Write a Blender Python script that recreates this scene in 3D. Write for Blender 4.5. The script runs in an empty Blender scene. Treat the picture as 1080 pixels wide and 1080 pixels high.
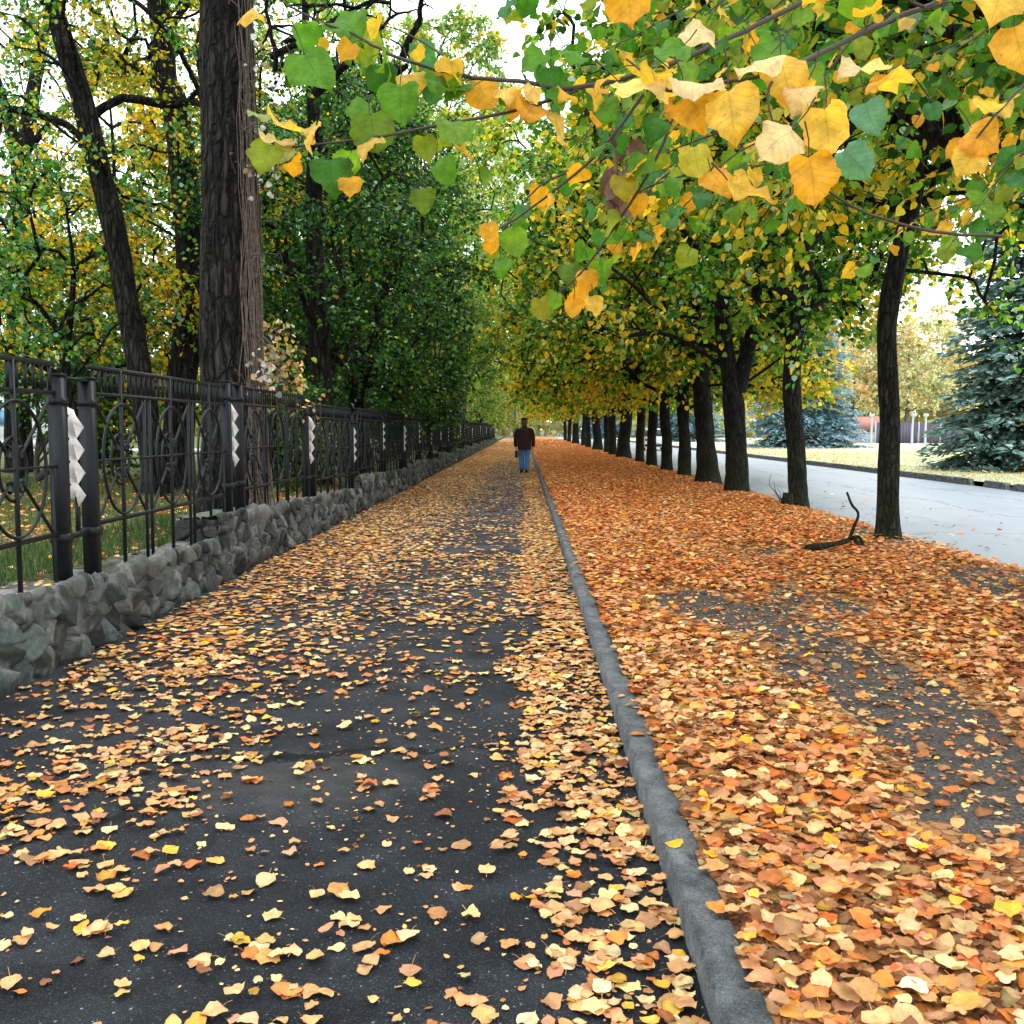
import bpy, math, random
import numpy as np
from mathutils import Vector, Matrix

R = math.radians
rng = np.random.default_rng(11)
random.seed(5)
scene = bpy.context.scene
col = scene.collection
PI = math.pi


def lin(r, g, b):
    f = lambda c: (c / 255.0 / 12.92) if c / 255.0 <= 0.04045 else ((c / 255.0 + 0.055) / 1.055) ** 2.4
    return np.array([f(r), f(g), f(b)])


# ------------------------------------------------------------------ camera
CAM_H = 1.45
cam_d = bpy.data.cameras.new("camera")
cam = bpy.data.objects.new("camera", cam_d)
col.objects.link(cam)
cam.location = (0, 0, CAM_H)
cam.rotation_euler = (R(90 - 4.66), 0, R(0.64))
cam_d.sensor_width = 36
cam_d.lens = 36
cam_d.clip_start = 0.05
cam_d.clip_end = 2500
scene.camera = cam
_M = np.array(cam.rotation_euler.to_matrix())


def P(px, py, Y):
    """world point at depth Y seen at a photograph pixel (1080 wide)"""
    d = _M @ np.array([(px - 540) / 1080.0, -(py - 540) / 1080.0, -1.0])
    return np.array([0, 0, CAM_H]) + d * (Y / d[1])


# ------------------------------------------------------------------ noise
def _hash(ix, iy, seed):
    n = (ix.astype(np.int64) * 374761393 + iy.astype(np.int64) * 668265263 + seed * 1274126177) & 0x7FFFFFFF
    n = ((n ^ (n >> 13)) * 1274126177) & 0x7FFFFFFF
    n = n ^ (n >> 16)
    return (n & 0xFFFF) / 65535.0


def vnoise(x, y, seed=0):
    x = np.asarray(x, float); y = np.asarray(y, float)
    ix = np.floor(x); iy = np.floor(y)
    fx = x - ix; fy = y - iy
    fx = fx * fx * (3 - 2 * fx); fy = fy * fy * (3 - 2 * fy)
    a = _hash(ix, iy, seed); b = _hash(ix + 1, iy, seed)
    c = _hash(ix, iy + 1, seed); d = _hash(ix + 1, iy + 1, seed)
    return (a * (1 - fx) + b * fx) * (1 - fy) + (c * (1 - fx) + d * fx) * fy


def fbm(x, y, seed=0, oct=4):
    s = 0; a = 0.5; t = 0
    x = np.asarray(x, float); y = np.asarray(y, float)
    for o in range(oct):
        s = s + a * vnoise(x, y, seed + o * 17); t += a
        x = x * 2.03 + 5.1; y = y * 2.03 + 9.7; a *= 0.5
    return s / t


def sstep(a, b, x):
    t = np.clip((np.asarray(x, float) - a) / (b - a), 0, 1)
    return t * t * (3 - 2 * t)


# ------------------------------------------------------------------ mesh building
class MB:
    """collects vertices, faces and colours, then links them as one mesh object"""
    def __init__(self):
        self.V = []; self.F = {3: [], 4: []}; self.M = {3: [], 4: []}; self.C = []; self.U = []; self.n = 0

    def add(self, V, F, c=None, uv=None, m=0):
        V = np.asarray(V, float).reshape(-1, 3); k = len(V)
        if not isinstance(F, (list, tuple)) or (len(F) and not isinstance(F[0], np.ndarray)):
            F = [np.asarray(F, dtype=np.int64)]
        for f in F:
            if len(f) == 0: continue
            f = f.reshape(-1, f.shape[-1])
            self.F[f.shape[1]].append(f + self.n)
            self.M[f.shape[1]].append(np.full(len(f), m))
        if c is None: c = (1, 1, 1)
        c = np.asarray(c, float)
        if c.ndim == 1: c = np.tile(c, (k, 1))
        self.C.append(c)
        self.U.append(np.zeros((k, 3)) if uv is None else uv)
        self.V.append(V); self.n += k
        return self

    def box(self, c, s, rz=0, col=None, m=0):
        x, y, z = [v / 2 for v in s]
        V = np.array([[-x, -y, -z], [x, -y, -z], [x, y, -z], [-x, y, -z], [-x, -y, z], [x, -y, z], [x, y, z], [-x, y, z]])
        if rz:
            cs, sn = math.cos(rz), math.sin(rz)
            V = V @ np.array([[cs, sn, 0], [-sn, cs, 0], [0, 0, 1]])
        F = np.array([[0, 3, 2, 1], [4, 5, 6, 7], [0, 1, 5, 4], [1, 2, 6, 5], [2, 3, 7, 6], [3, 0, 4, 7]])
        return self.add(V + np.array(c), F, col, None, m)

    def mesh(self, name, mats, smooth=False, uv=False):
        me = bpy.data.meshes.new(name)
        V = np.concatenate(self.V).astype(np.float32)
        me.vertices.add(len(V)); me.vertices.foreach_set("co", V.ravel())
        T = np.concatenate(self.F[3]) if self.F[3] else np.zeros((0, 3), int)
        Q = np.concatenate(self.F[4]) if self.F[4] else np.zeros((0, 4), int)
        mi = np.concatenate([np.concatenate(self.M[k]) if self.M[k] else np.zeros(0, int) for k in (3, 4)])
        idx = np.concatenate([T.ravel(), Q.ravel()]).astype(np.int32)
        me.loops.add(len(idx)); me.loops.foreach_set("vertex_index", idx)
        nf = len(T) + len(Q)
        me.polygons.add(nf)
        start = np.concatenate([np.arange(len(T)) * 3, len(T) * 3 + np.arange(len(Q)) * 4]).astype(np.int32)
        me.polygons.foreach_set("loop_start", start)
        if smooth:
            me.polygons.foreach_set("use_smooth", np.ones(nf, bool))
        me.polygons.foreach_set("material_index", mi.astype(np.int32))
        me.update(calc_edges=True)
        me.validate()
        a = me.attributes.new("Col", 'FLOAT_COLOR', 'POINT')
        C = np.concatenate(self.C).astype(np.float32)
        if C.shape[1] == 3: C = np.concatenate([C, np.ones((len(C), 1), np.float32)], 1)
        a.data.foreach_set("color", C.ravel())
        if uv:
            u = me.attributes.new("luv", 'FLOAT_VECTOR', 'POINT')
            u.data.foreach_set("vector", np.concatenate(self.U).astype(np.float32).ravel())
        for m in (mats if isinstance(mats, (list, tuple)) else [mats]): me.materials.append(m)
        return me

    def build(self, name, mats, parent=None, smooth=False, uv=False):
        o = bpy.data.objects.new(name, self.mesh(name, mats, smooth, uv))
        col.objects.link(o)
        if parent is not None: o.parent = parent
        return o


def empty(name, loc=(0, 0, 0), rz=0):
    o = bpy.data.objects.new(name, None); col.objects.link(o)
    o.location = loc; o.rotation_euler = (0, 0, rz); o.empty_display_size = 0.3
    return o


def tag(o, label=None, cat=None, group=None, kind=None):
    if label: o["label"] = label
    if cat: o["category"] = cat
    if group: o["group"] = group
    if kind: o["kind"] = kind
    return o


def dup(root, loc, rz=0, sc=1.0):
    r = root.copy(); col.objects.link(r); r.location = loc; r.rotation_euler = (0, 0, rz); r.scale = (sc, sc, sc)
    for ch in list(root.children):
        c = ch.copy(); col.objects.link(c); c.parent = r
        for g in list(ch.children):
            d = g.copy(); col.objects.link(d); d.parent = c
    return r


def smooth_path(pts, n):
    pts = np.asarray(pts, float); k = len(pts)
    if k == 2: return pts[0] + (pts[1] - pts[0]) * np.linspace(0, 1, n)[:, None]
    ext = np.vstack([2 * pts[0] - pts[1], pts, 2 * pts[-1] - pts[-2]])
    out = []
    for t in np.linspace(0, k - 1 - 1e-6, n):
        i = int(t); f = t - i
        p0, p1, p2, p3 = ext[i:i + 4]
        out.append(0.5 * ((2 * p1) + (-p0 + p2) * f + (2 * p0 - 5 * p1 + 4 * p2 - p3) * f * f + (-p0 + 3 * p1 - 3 * p2 + p3) * f ** 3))
    return np.array(out)


def tube(mb, pts, rad, sides=6, c=None, cap=False, lump=0.0, seed=0, fz=3.0, fa=1.5, m=0, ridge=0.0, close=False):
    pts = np.asarray(pts, float); n = len(pts)
    rad = np.broadcast_to(np.asarray(rad, float), (n,))
    t = np.gradient(pts, axis=0)
    if close: t = np.roll(pts, -1, 0) - np.roll(pts, 1, 0)
    t /= np.linalg.norm(t, axis=1)[:, None] + 1e-12
    ref = np.array([0, 1.0, 0]) if abs(t[0][1]) < 0.9 else np.array([1.0, 0, 0])
    A = np.zeros((n, 3)); a = ref - t[0] * ref.dot(t[0]); a /= np.linalg.norm(a)
    for i in range(n):
        a = a - t[i] * a.dot(t[i]); a /= np.linalg.norm(a) + 1e-12; A[i] = a
    B = np.cross(t, A)
    ang = np.linspace(0, 2 * PI, sides, endpoint=False)
    rr = np.repeat(rad[:, None], sides, 1)
    if lump or ridge:
        d = np.concatenate([[0], np.cumsum(np.linalg.norm(np.diff(pts, axis=0), axis=1))])
        cx = np.cos(ang)[None] * fa + 20; sx = np.sin(ang)[None] * fa + 20
        zz = d[:, None]
        l = fbm(cx + zz * fz * 0.31, sx + zz * fz, seed, 3) - 0.5
        rr = rr * (1 + lump * 2 * l)
        if ridge:
            q = fbm(np.cos(ang)[None] * 9 + 30 + 0.4 * vnoise(zz * 3, zz * 0, seed), np.sin(ang)[None] * 9 + zz * 1.3 + 30, seed + 5, 3) - 0.5
            rr = rr + ridge * 2 * q
    V = pts[:, None, :] + (A[:, None, :] * np.cos(ang)[None, :, None] + B[:, None, :] * np.sin(ang)[None, :, None]) * rr[:, :, None]
    V = V.reshape(-1, 3)
    i = np.arange(n - 1)[:, None] * sides; j = np.arange(sides)[None]; j2 = (j + 1) % sides
    F = np.stack([i + j, i + j2, i + sides + j2, i + sides + j], -1).reshape(-1, 4)
    if close:
        i = (n - 1) * sides; j = np.arange(sides); j2 = (j + 1) % sides
        F = np.vstack([F, np.stack([i + j, i + j2, j2, j], -1)])
    fs = [F]
    if cap:
        V = np.vstack([V, pts[0], pts[-1]]); k = n * sides; j = np.arange(sides); j2 = (j + 1) % sides
        fs.append(np.vstack([np.stack([j2, j, np.full(sides, k)], -1), np.stack([(n - 1) * sides + j, (n - 1) * sides + j2, np.full(sides, k + 1)], -1)]))
    cc = c
    if c is not None and np.ndim(c) == 2 and len(c) == n:
        cc = np.repeat(np.asarray(c), sides, 0)
        if cap: cc = np.vstack([cc, c[0], c[-1]])
    mb.add(V, fs, cc, None, m)


def bar(mb, a, b, r, sides=4, c=None):
    tube(mb, np.array([a, b], float), r, sides, c, cap=True)


# ------------------------------------------------------------------ leaf templates: x across, y along (0 base .. 1 tip)
def leaf_template(ts, ws, na, notch=0.1, petiole=0.0, rag=0.0):
    us = np.linspace(-1, 1, na)
    V = []; U = []
    for k, (t, w) in enumerate(zip(ts, ws)):
        for u in us:
            y = t - (notch * (1 - t * 3) * abs(u) if t < 0.33 else 0)
            ww = w * (1 + (rag if k % 2 else -rag) * (abs(u) > 0.99))
            V.append([u * ww, y, 0]); U.append([u, t, w])
    F = []
    for k in range(len(ts) - 1):
        for i in range(na - 1):
            a = k * na + i
            F.append([a, a + 1, a + na + 1, a + na])
    V = np.array(V); U = np.array(U); F = np.array(F)
    if petiole:
        b = len(V)
        V = np.vstack([V, [[-0.012, 0.02, 0.0], [0.012, 0.02, 0.0], [0.01, -petiole * .5, 0.05], [-0.01, -petiole * .5, 0.05], [0.012, -petiole, 0.02], [-0.012, -petiole, 0.02]]])
        U = np.vstack([U, np.tile([0, 0, 0], (6, 1))])
        F = np.vstack([F, [[b, b + 1, b + 2, b + 3], [b + 3, b + 2, b + 4, b + 5]]])
    return V, F, U


LEAF_HI = leaf_template([0, .06, .16, .3, .45, .6, .74, .86, .94, 1], [.26, .39, .465, .5, .49, .43, .33, .18, .07, .006], 5, .06, .42, .035)
LEAF_MID = leaf_template([0, .16, .45, .75, 1], [.16, .44, .44, .23, .01], 3, .08)
LEAF_LO = (np.array([[0, 0, 0], [-.44, .2, .06], [-.4, .6, .04], [0, 1.0, 0], [.4, .6, .04], [.44, .2, .06]]),
           np.array([[0, 3, 2, 1], [0, 5, 4, 3]]), np.array([[0, 0, 0], [-1, .2, .4], [-1, .6, .4], [0, 1, 0], [1, .6, .4], [1, .2, .4]]))


def nrm(v):
    return v / (np.linalg.norm(v, axis=-1, keepdims=True) + 1e-12)


def add_leaves(mb, tmpl, pos, axis, normal, size, colr, c1=None, c2=None, c3=None, asp=None, edge=None, wavy=0.0):
    """a batch of leaves, each with its own place, direction, curl and colour"""
    T, F, U = tmpl; N = len(pos); k = len(T)
    axis = nrm(axis); normal = nrm(normal - axis * np.sum(axis * normal, 1, keepdims=True)); xa = np.cross(axis, normal)
    X = np.repeat(T[None, :, 0], N, 0).copy(); Y = np.repeat(T[None, :, 1], N, 0).copy(); Z = np.repeat(T[None, :, 2], N, 0).copy()
    if asp is not None: X = X * asp[:, None]
    if c1 is not None: Z = Z + c1[:, None] * X * X
    if c2 is not None: Z = Z + c2[:, None] * (Y - .5) ** 2
    if c3 is not None: Z = Z + c3[:, None] * X * (Y - .4)
    if wavy:
        q = np.abs(U[:, 0])[None]
        X = X + q * rng.normal(0, .022, (N, k)) + rng.normal(0, .12, (N, 1)) * (Y - .3) ** 2
        Y = Y + q * rng.normal(0, .016, (N, k))
        X = np.where(X > 0, X * rng.uniform(.82, 1.08, (N, 1)), X * rng.uniform(.82, 1.08, (N, 1)))
        Z = Z + wavy * q * (np.sin(Y * rng.uniform(5, 11, (N, 1)) + rng.uniform(0, 6, (N, 1))) * .07 + rng.normal(0, .018, (N, k)))
    V = pos[:, None, :] + size[:, None, None] * (X[..., None] * xa[:, None] + Y[..., None] * axis[:, None] + Z[..., None] * normal[:, None])
    Ff = (F[None] + (np.arange(N) * k)[:, None, None]).reshape(-1, F.shape[1])
    C = np.repeat(colr[:, None, :], k, 1)
    if edge is not None:
        e = np.clip(np.abs(U[:, 0]) ** 2 * .7 + np.maximum(0, U[:, 1] - .6), 0, 1)
        C = C * (1 - e[None, :, None] * edge[:, None, :])
    mb.add(V.reshape(-1, 3), Ff, C.reshape(-1, 3), np.repeat(U[None], N, 0).reshape(-1, 3))


# ------------------------------------------------------------------ materials
def newmat(name):
    m = bpy.data.materials.new(name); m.use_nodes = True
    nt = m.node_tree; nt.nodes.clear()
    out = nt.nodes.new("ShaderNodeOutputMaterial")
    return m, nt, out


class NT:
    def __init__(self, nt): self.nt = nt
    def n(self, t, **k):
        o = self.nt.nodes.new(t)
        for a, b in k.items(): setattr(o, a, b)
        return o
    def l(self, a, b): self.nt.links.new(a, b)
    def val(self, sock, v):
        if hasattr(v, "is_linked") or isinstance(v, bpy.types.NodeSocket): self.l(v, sock)
        else: sock.default_value = v
    def math(self, op, a, b=None, c=None, clamp=False):
        o = self.n("ShaderNodeMath", operation=op); o.use_clamp = clamp
        self.val(o.inputs[0], a)
        if b is not None: self.val(o.inputs[1], b)
        if c is not None: self.val(o.inputs[2], c)
        return o.outputs[0]
    def mix(self, f, a, b, mode='MIX'):
        o = self.n("ShaderNodeMix", data_type='RGBA', blend_type=mode)
        self.val(o.inputs[0], f)
        for s, v in ((o.inputs[6], a), (o.inputs[7], b)):
            if isinstance(v, bpy.types.NodeSocket): self.l(v, s)
            else: s.default_value = (*v, 1) if len(v) == 3 else v
        return o.outputs[2]
    def noise(self, vec, scale, detail=4, rough=.55, dist=0):
        o = self.n("ShaderNodeTexNoise"); self.l(vec, o.inputs["Vector"])
        o.inputs["Scale"].default_value = scale; o.inputs["Detail"].default_value = detail
        o.inputs["Roughness"].default_value = rough; o.inputs["Distortion"].default_value = dist
        return o.outputs["Fac"]
    def voro(self, vec, scale, feature='F1', out="Distance"):
        o = self.n("ShaderNodeTexVoronoi", feature=feature); self.l(vec, o.inputs["Vector"])
        o.inputs["Scale"].default_value = scale
        return o.outputs[out]
    def ramp(self, f, stops):
        o = self.n("ShaderNodeValToRGB"); self.l(f, o.inputs[0])
        e = o.color_ramp.elements
        while len(e) < len(stops): e.new(0.5)
        for el, (p, c) in zip(e, stops):
            el.position = p; el.color = (*c, 1) if len(c) == 3 else c
        return o.outputs[0]
    def pos(self):
        return self.n("ShaderNodeNewGeometry").outputs["Position"]
    def obj(self):
        return self.n("ShaderNodeTexCoord").outputs["Object"]
    def attr(self, name):
        return self.n("ShaderNodeAttribute", attribute_name=name)
    def mapping(self, vec, s):
        o = self.n("ShaderNodeMapping"); self.l(vec, o.inputs[0]); o.inputs["Scale"].default_value = s
        return o.outputs[0]
    def sep(self, vec):
        o = self.n("ShaderNodeSeparateXYZ"); self.l(vec, o.inputs[0]); return o.outputs
    def bump(self, h, strength, dist):
        o = self.n("ShaderNodeBump"); self.l(h, o.inputs["Height"])
        o.inputs["Strength"].default_value = strength; o.inputs["Distance"].default_value = dist
        return o.outputs[0]
    def bsdf(self, colr, rough=.8, nor=None, spec=.5, metal=0):
        o = self.n("ShaderNodeBsdfPrincipled")
        self.val(o.inputs["Base Color"], colr if isinstance(colr, bpy.types.NodeSocket) else (*colr, 1))
        self.val(o.inputs["Roughness"], rough); o.inputs["Specular IOR Level"].default_value = spec
        o.inputs["Metallic"].default_value = metal
        if nor is not None: self.l(nor, o.inputs["Normal"])
        return o


def mat_leaf(name, trans=.45, rough=.55, veins=False, spec=.3, tint=(1.15, 1.12, .55)):
    m, nt, out = newmat(name); t = NT(nt)
    c = t.attr("Col").outputs["Color"]
    nz = t.noise(t.pos(), 38, 3)
    c = t.mix(1.0, c, t.ramp(nz, [(.3, (.72, .72, .72)), (.7, (1.2, 1.2, 1.2))]), 'MULTIPLY')
    nor = None
    if veins:
        s = t.sep(t.attr("luv").outputs["Vector"])
        au = t.math('ABSOLUTE', s[0])
        ph = t.math('SUBTRACT', s[1], t.math('MULTIPLY', au, .24))
        fr = t.math('FRACT', t.math('MULTIPLY', ph, 7.5))
        d = t.math('ABSOLUTE', t.math('SUBTRACT', fr, .5))
        v1 = t.math('SUBTRACT', 1, t.math('MULTIPLY', d, 9), clamp=True)
        v0 = t.math('SUBTRACT', 1, t.math('MULTIPLY', au, 18), clamp=True)
        v = t.math('MAXIMUM', v0, t.math('MULTIPLY', v1, .7))
        c = t.mix(t.math('MULTIPLY', v, .6), c, t.mix(1.0, c, (.72, .62, .45), 'MULTIPLY'))
        sp = t.math('GREATER_THAN', t.noise(t.pos(), 160, 2), .7)
        c = t.mix(t.math('MULTIPLY', sp, .5), c, (.12, .06, .025))
        nor = t.bump(t.math('ADD', t.math('MULTIPLY', v, -.6), nz), .35, .004)
    b = t.bsdf(c, rough, nor, spec)
    if trans > 0:
        tr = t.n("ShaderNodeBsdfTranslucent"); t.l(t.mix(1.0, c, tint, 'MULTIPLY'), tr.inputs[0])
        if nor is not None: t.l(nor, tr.inputs["Normal"])
        mx = t.n("ShaderNodeMixShader"); mx.inputs[0].default_value = trans
        t.l(b.outputs[0], mx.inputs[1]); t.l(tr.outputs[0], mx.inputs[2]); t.l(mx.outputs[0], out.inputs[0])
    else: t.l(b.outputs[0], out.inputs[0])
    return m


def mat_bark(name, a, b, sc=1.0, moss=0.0, bump=.9):
    m, nt, out = newmat(name); t = NT(nt)
    p = t.obj(); q = t.mapping(p, (sc * 1.0, sc * 1.0, sc * .16))
    n1 = t.noise(q, 26, 5, .65, .4); n2 = t.noise(p, 2.2, 3)
    c = t.mix(t.ramp(n1, [(.42, (0, 0, 0)), (.66, (1, 1, 1))]), a, b)
    vq = t.n("ShaderNodeMapping"); t.l(p, vq.inputs[0]); vq.inputs["Scale"].default_value = (1, 1, .22)
    wv = t.n("ShaderNodeVectorMath", operation='ADD'); t.l(vq.outputs[0], wv.inputs[0]); nv = t.n("ShaderNodeTexNoise"); t.l(p, nv.inputs["Vector"]); nv.inputs["Scale"].default_value = 9; ns = t.n("ShaderNodeVectorMath", operation='SCALE'); t.l(nv.outputs["Color"], ns.inputs[0]); ns.inputs["Scale"].default_value = .06; t.l(ns.outputs[0], wv.inputs[1])
    ck = t.ramp(t.voro(wv.outputs[0], 17 * sc, 'DISTANCE_TO_EDGE'), [(.0, (0, 0, 0)), (.16, (1, 1, 1))])
    c = t.mix(1.0, c, t.mix(ck, (.32, .32, .32), (1.12, 1.12, 1.12)), 'MULTIPLY')
    n1 = t.math('ADD', n1, t.math('MULTIPLY', ck, .8))
    c = t.mix(1.0, c, t.ramp(n2, [(.3, (.55, .55, .55)), (.7, (1.4, 1.36, 1.3))]), 'MULTIPLY')
    if moss:
        z = t.sep(p)[2]
        g = t.math('MULTIPLY', t.math('SUBTRACT', 1, t.math('MULTIPLY', z, .6), clamp=True), t.math('MULTIPLY', n2, 1.6), clamp=True)
        c = t.mix(t.math('MULTIPLY', g, moss), c, (.05, .06, .02))
    c = t.mix(1.0, c, t.attr("Col").outputs["Color"], 'MULTIPLY')
    t.l(t.bsdf(c, .9, t.bump(n1, bump, .03), .2).outputs[0], out.inputs[0])
    return m


def mat_plain(name, c, rough=.6, metal=0, spec=.5, var=.25, nscale=14, bump=.0):
    m, nt, out = newmat(name); t = NT(nt)
    n = t.noise(t.obj(), nscale, 4)
    cc = t.mix(1.0, c, t.ramp(n, [(.3, (1 - var,) * 3), (.7, (1 + var,) * 3)]), 'MULTIPLY')
    t.l(t.bsdf(cc, rough, t.bump(n, bump, .01) if bump else None, spec, metal).outputs[0], out.inputs[0])
    return m


def mat_attr(name, rough=.85, bump=.5, nscale=30, spec=.3, dist=.01):
    m, nt, out = newmat(name); t = NT(nt); p = t.pos()
    n = t.noise(p, nscale, 6, .65)
    c = t.mix(1.0, t.attr("Col").outputs["Color"], t.ramp(n, [(.3, (.55, .56, .58)), (.7, (1.35, 1.33, 1.3))]), 'MULTIPLY')
    t.l(t.bsdf(c, rough, t.bump(n, bump, dist), spec).outputs[0], out.inputs[0])
    return m


M = {}
M['leaf_tree'] = mat_leaf('tree_leaf', .55, .5)
M['leaf_pale'] = mat_leaf('pale_tree_leaf', .5, .6, False, .2, (1.02, 1, .86))
M['leaf_near'] = mat_leaf('near_leaf', .58, .5, True, .25)
M['leaf_ground'] = mat_leaf('fallen_leaf', .12, .6, True, .35, (1.05, 1, .7))
M['leaf_ground_far'] = mat_leaf('fallen_leaf_far', .1, .7, False, .25, (1.05, 1, .7))
M['needle'] = mat_leaf('spruce_needle', .12, .7, False, .2, (1, 1, .8))
M['grass'] = mat_leaf('grass_blade', .3, .7, False, .2)
M['bark_lime'] = mat_bark('linden_bark', (.004, .004, .0045), (.036, .034, .032), 1.0, .5, 1.4)
M['bark_big'] = mat_bark('furrowed_bark', (.004, .0036, .0036), (.046, .041, .037), .7, .0, 1.6)
M['bark_grey'] = mat_bark('grey_bark', (.09, .095, .1), (.3, .3, .31), .7)
M['twig'] = mat_plain('twig_bark', (.045, .035, .025), .8)
M['vine'] = mat_plain('dry_vine', (.12, .09, .072), .9, var=.6, nscale=25)
M['iron'] = mat_plain('painted_iron', (.005, .0075, .011), .55, .0, .3, .4, 30)
M['white_metal'] = mat_plain('chipped_white_paint', (.72, .68, .66), .6, var=.12, nscale=40)
M['stone'] = mat_attr('field_stone', .85, .8, 24)

# ================================================================== the setting
PATH_L, PATH_R, KERB_R, VERGE_R, ROAD_R = -2.83, 0.46, 0.585, 5.05, 11.7


def grid(x0, x1, y0, y1, nx, ny, zf):
    xs = np.linspace(x0, x1, nx + 1); ys = y0 + (y1 - y0) * np.linspace(0, 1, ny + 1) ** 1.6
    Xg, Yg = np.meshgrid(xs, ys)
    V = np.stack([Xg, Yg, zf(Xg, Yg)], -1).reshape(-1, 3)
    i = np.arange(ny)[:, None] * (nx + 1) + np.arange(nx)[None]
    F = np.stack([i, i + 1, i + nx + 2, i + nx + 1], -1).reshape(-1, 4)
    return V, F


# --- leaf cover densities (leaves per square metre)
def bare_trail(x, y):
    """trodden earth showing through the leaves on the verge"""
    cx = 1.95 - .42 * sstep(5, 8.5, y) - .5 * sstep(4.2, 2.2, y) * 0
    w = .55 + .35 * vnoise(y * .9, y * 0 + 3, 4)
    t = np.exp(-((x - cx - .25 * (fbm(y * .6, x * 0, 9) - .5)) / w) ** 2) * sstep(2.6, 3.6, y) * (1 - sstep(7.6, 10.5, y))
    t2 = np.exp(-(((x - 2.75) / .5) ** 2 + ((y - 3.2) / 1.0) ** 2)) * .0
    t3 = np.exp(-(((x - 4.5) / .9) ** 2 + ((y - 9.2) / 1.3) ** 2)) * .95
    t4 = np.exp(-(((x - 4.6) / .55) ** 2 + ((y - 13.2) / 1.6) ** 2)) * .8
    t5 = np.maximum(np.exp(-(((x - 2.9) / .9) ** 2 + ((y - 11.6) / .8) ** 2)) * .65, np.exp(-(((x - 2.2) / 1.1) ** 2 + ((y - 8.0) / 1.1) ** 2)) * .7)
    t6 = np.exp(-(((x - 2.5) / 1.4) ** 2 + ((y - 24) / 2.5) ** 2)) * .3
    return np.clip(np.maximum.reduce([t, t2, t3, t4, t5, t6]), 0, 1)


def d_verge(x, y):
    n = fbm(x * 1.7, y * 1.1, 31)
    b = bare_trail(x, y)
    patch = sstep(.35, .75, fbm(x * 3.1, y * 2.2, 77) + .45 * (1 - b))
    d = 960 * (1 - .86 * sstep(.14, .72, b + (n - .5) * 1.1)) * (.62 + .38 * patch)
    return d * (1 - .75 * sstep(4.75, 5.1, x + .4 * (n - .5)))


def d_path(x, y):
    n = fbm(x * 1.5, y * 1.15, 5); n2 = fbm(x * 4, y * 3, 8)
    clump = sstep(.47, .72, n) * (.35 + .9 * sstep(.4, .65, n2))
    far = sstep(5.0, 14, y)
    base = 40 + 75 * far + 55 * sstep(4.5, 7, y) * sstep(.35, .6, n2) + (190 - 40 * far) * clump
    left = np.exp(-((x + 2.05) / (.6 + .02 * y)) ** 2) * sstep(3.5, 8, y) * (50 + 190 * sstep(.35, .62, fbm(x * 1.1, y * .35, 15) + .12 * far))
    left2 = np.exp(-((x + 1.75) / .45) ** 2 - ((y - 4.1) / 1.3) ** 2) * 330 * sstep(.38, .55, n2)
    kw = .30 + .16 * sstep(.3, .7, fbm(y * 1.3, y * 0 + 2, 21)) + .1 * np.exp(-((y - 3.1) / .6) ** 2) + .22 * np.exp(-((y - 6.2) / .8) ** 2)
    kerb = sstep(PATH_R - kw - .12, PATH_R - kw + .12, x + (n2 - .5) * .3) * 560 * (.45 + .75 * sstep(.35, .6, fbm(x * 3, y * 1.6, 44)))
    lane = 1 - .5 * np.exp(-((x + .45 + .3 * (n - .5)) / .95) ** 2) * sstep(6, 11, y)
    return (base + left + left2) * lane + kerb + 230 * sstep(36, 75, y)


def verge_z(x, y):
    return .045 + .035 * fbm(x * 1.3, y * .9, 3) + .03 * np.exp(-((x - .75) / .25) ** 2) - .07 * sstep(4.5, 5.2, x) + .0 * y


# --- materials of the ground
m, nt, out = newmat('asphalt'); t = NT(nt); p = t.pos(); s = t.sep(p)
n1 = t.noise(p, 3, 5); n2 = t.noise(p, 190, 3, .7); n3 = t.noise(p, 1.1, 3)
c = t.mix(t.ramp(n1, [(.35, (0, 0, 0)), (.7, (1, 1, 1))]), (.006, .0075, .0105), (.016, .019, .024))
c = t.mix(t.math('MULTIPLY', t.math('SUBTRACT', s[1], 4), .075, clamp=True), c, t.mix(1.0, c, (5.4, 4.6, 4.3), 'MULTIPLY'))  # glancing sky reflection painted in: asphalt gets paler with distance
sp = t.ramp(n2, [(.54, (0, 0, 0)), (.68, (1, 1, 1))])
c = t.mix(t.math('MULTIPLY', sp, .5), c, (.13, .14, .15))
cell = t.voro(p, 55, 'F1', 'Distance')
g2 = t.math('LESS_THAN', cell, .2)
vc = t.n("ShaderNodeTexVoronoi"); t.l(p, vc.inputs["Vector"]); vc.inputs["Scale"].default_value = 55
pick = t.math('MULTIPLY', t.math('GREATER_THAN', t.sep(vc.outputs["Color"])[0], .7), t.math('MULTIPLY', t.sep(vc.outputs["Color"])[1], t.math('MULTIPLY', n1, 1.7)))
c = t.mix(t.math('MULTIPLY', t.math('MULTIPLY', g2, pick), .75), c, (.30, .31, .31))
# two cracks across the path and a worn gravelly patch beside them
wob = t.math('MULTIPLY', t.math('SUBTRACT', t.noise(p, 4.5, 5, .7), .5), .55)
wid = t.math('ADD', .004, t.math('MULTIPLY', t.noise(p, 3.1, 2), .075))


def crack(y0, slope, x0, x1):
    yy = t.math('ADD', t.math('ADD', y0, t.math('MULTIPLY', s[0], slope)), wob)
    d = t.math('ABSOLUTE', t.math('SUBTRACT', s[1], yy))
    k = t.math('LESS_THAN', d, wid)
    return t.math('MULTIPLY', k, t.math('MULTIPLY', t.math('GREATER_THAN', s[0], x0), t.math('LESS_THAN', s[0], x1)))


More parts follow.
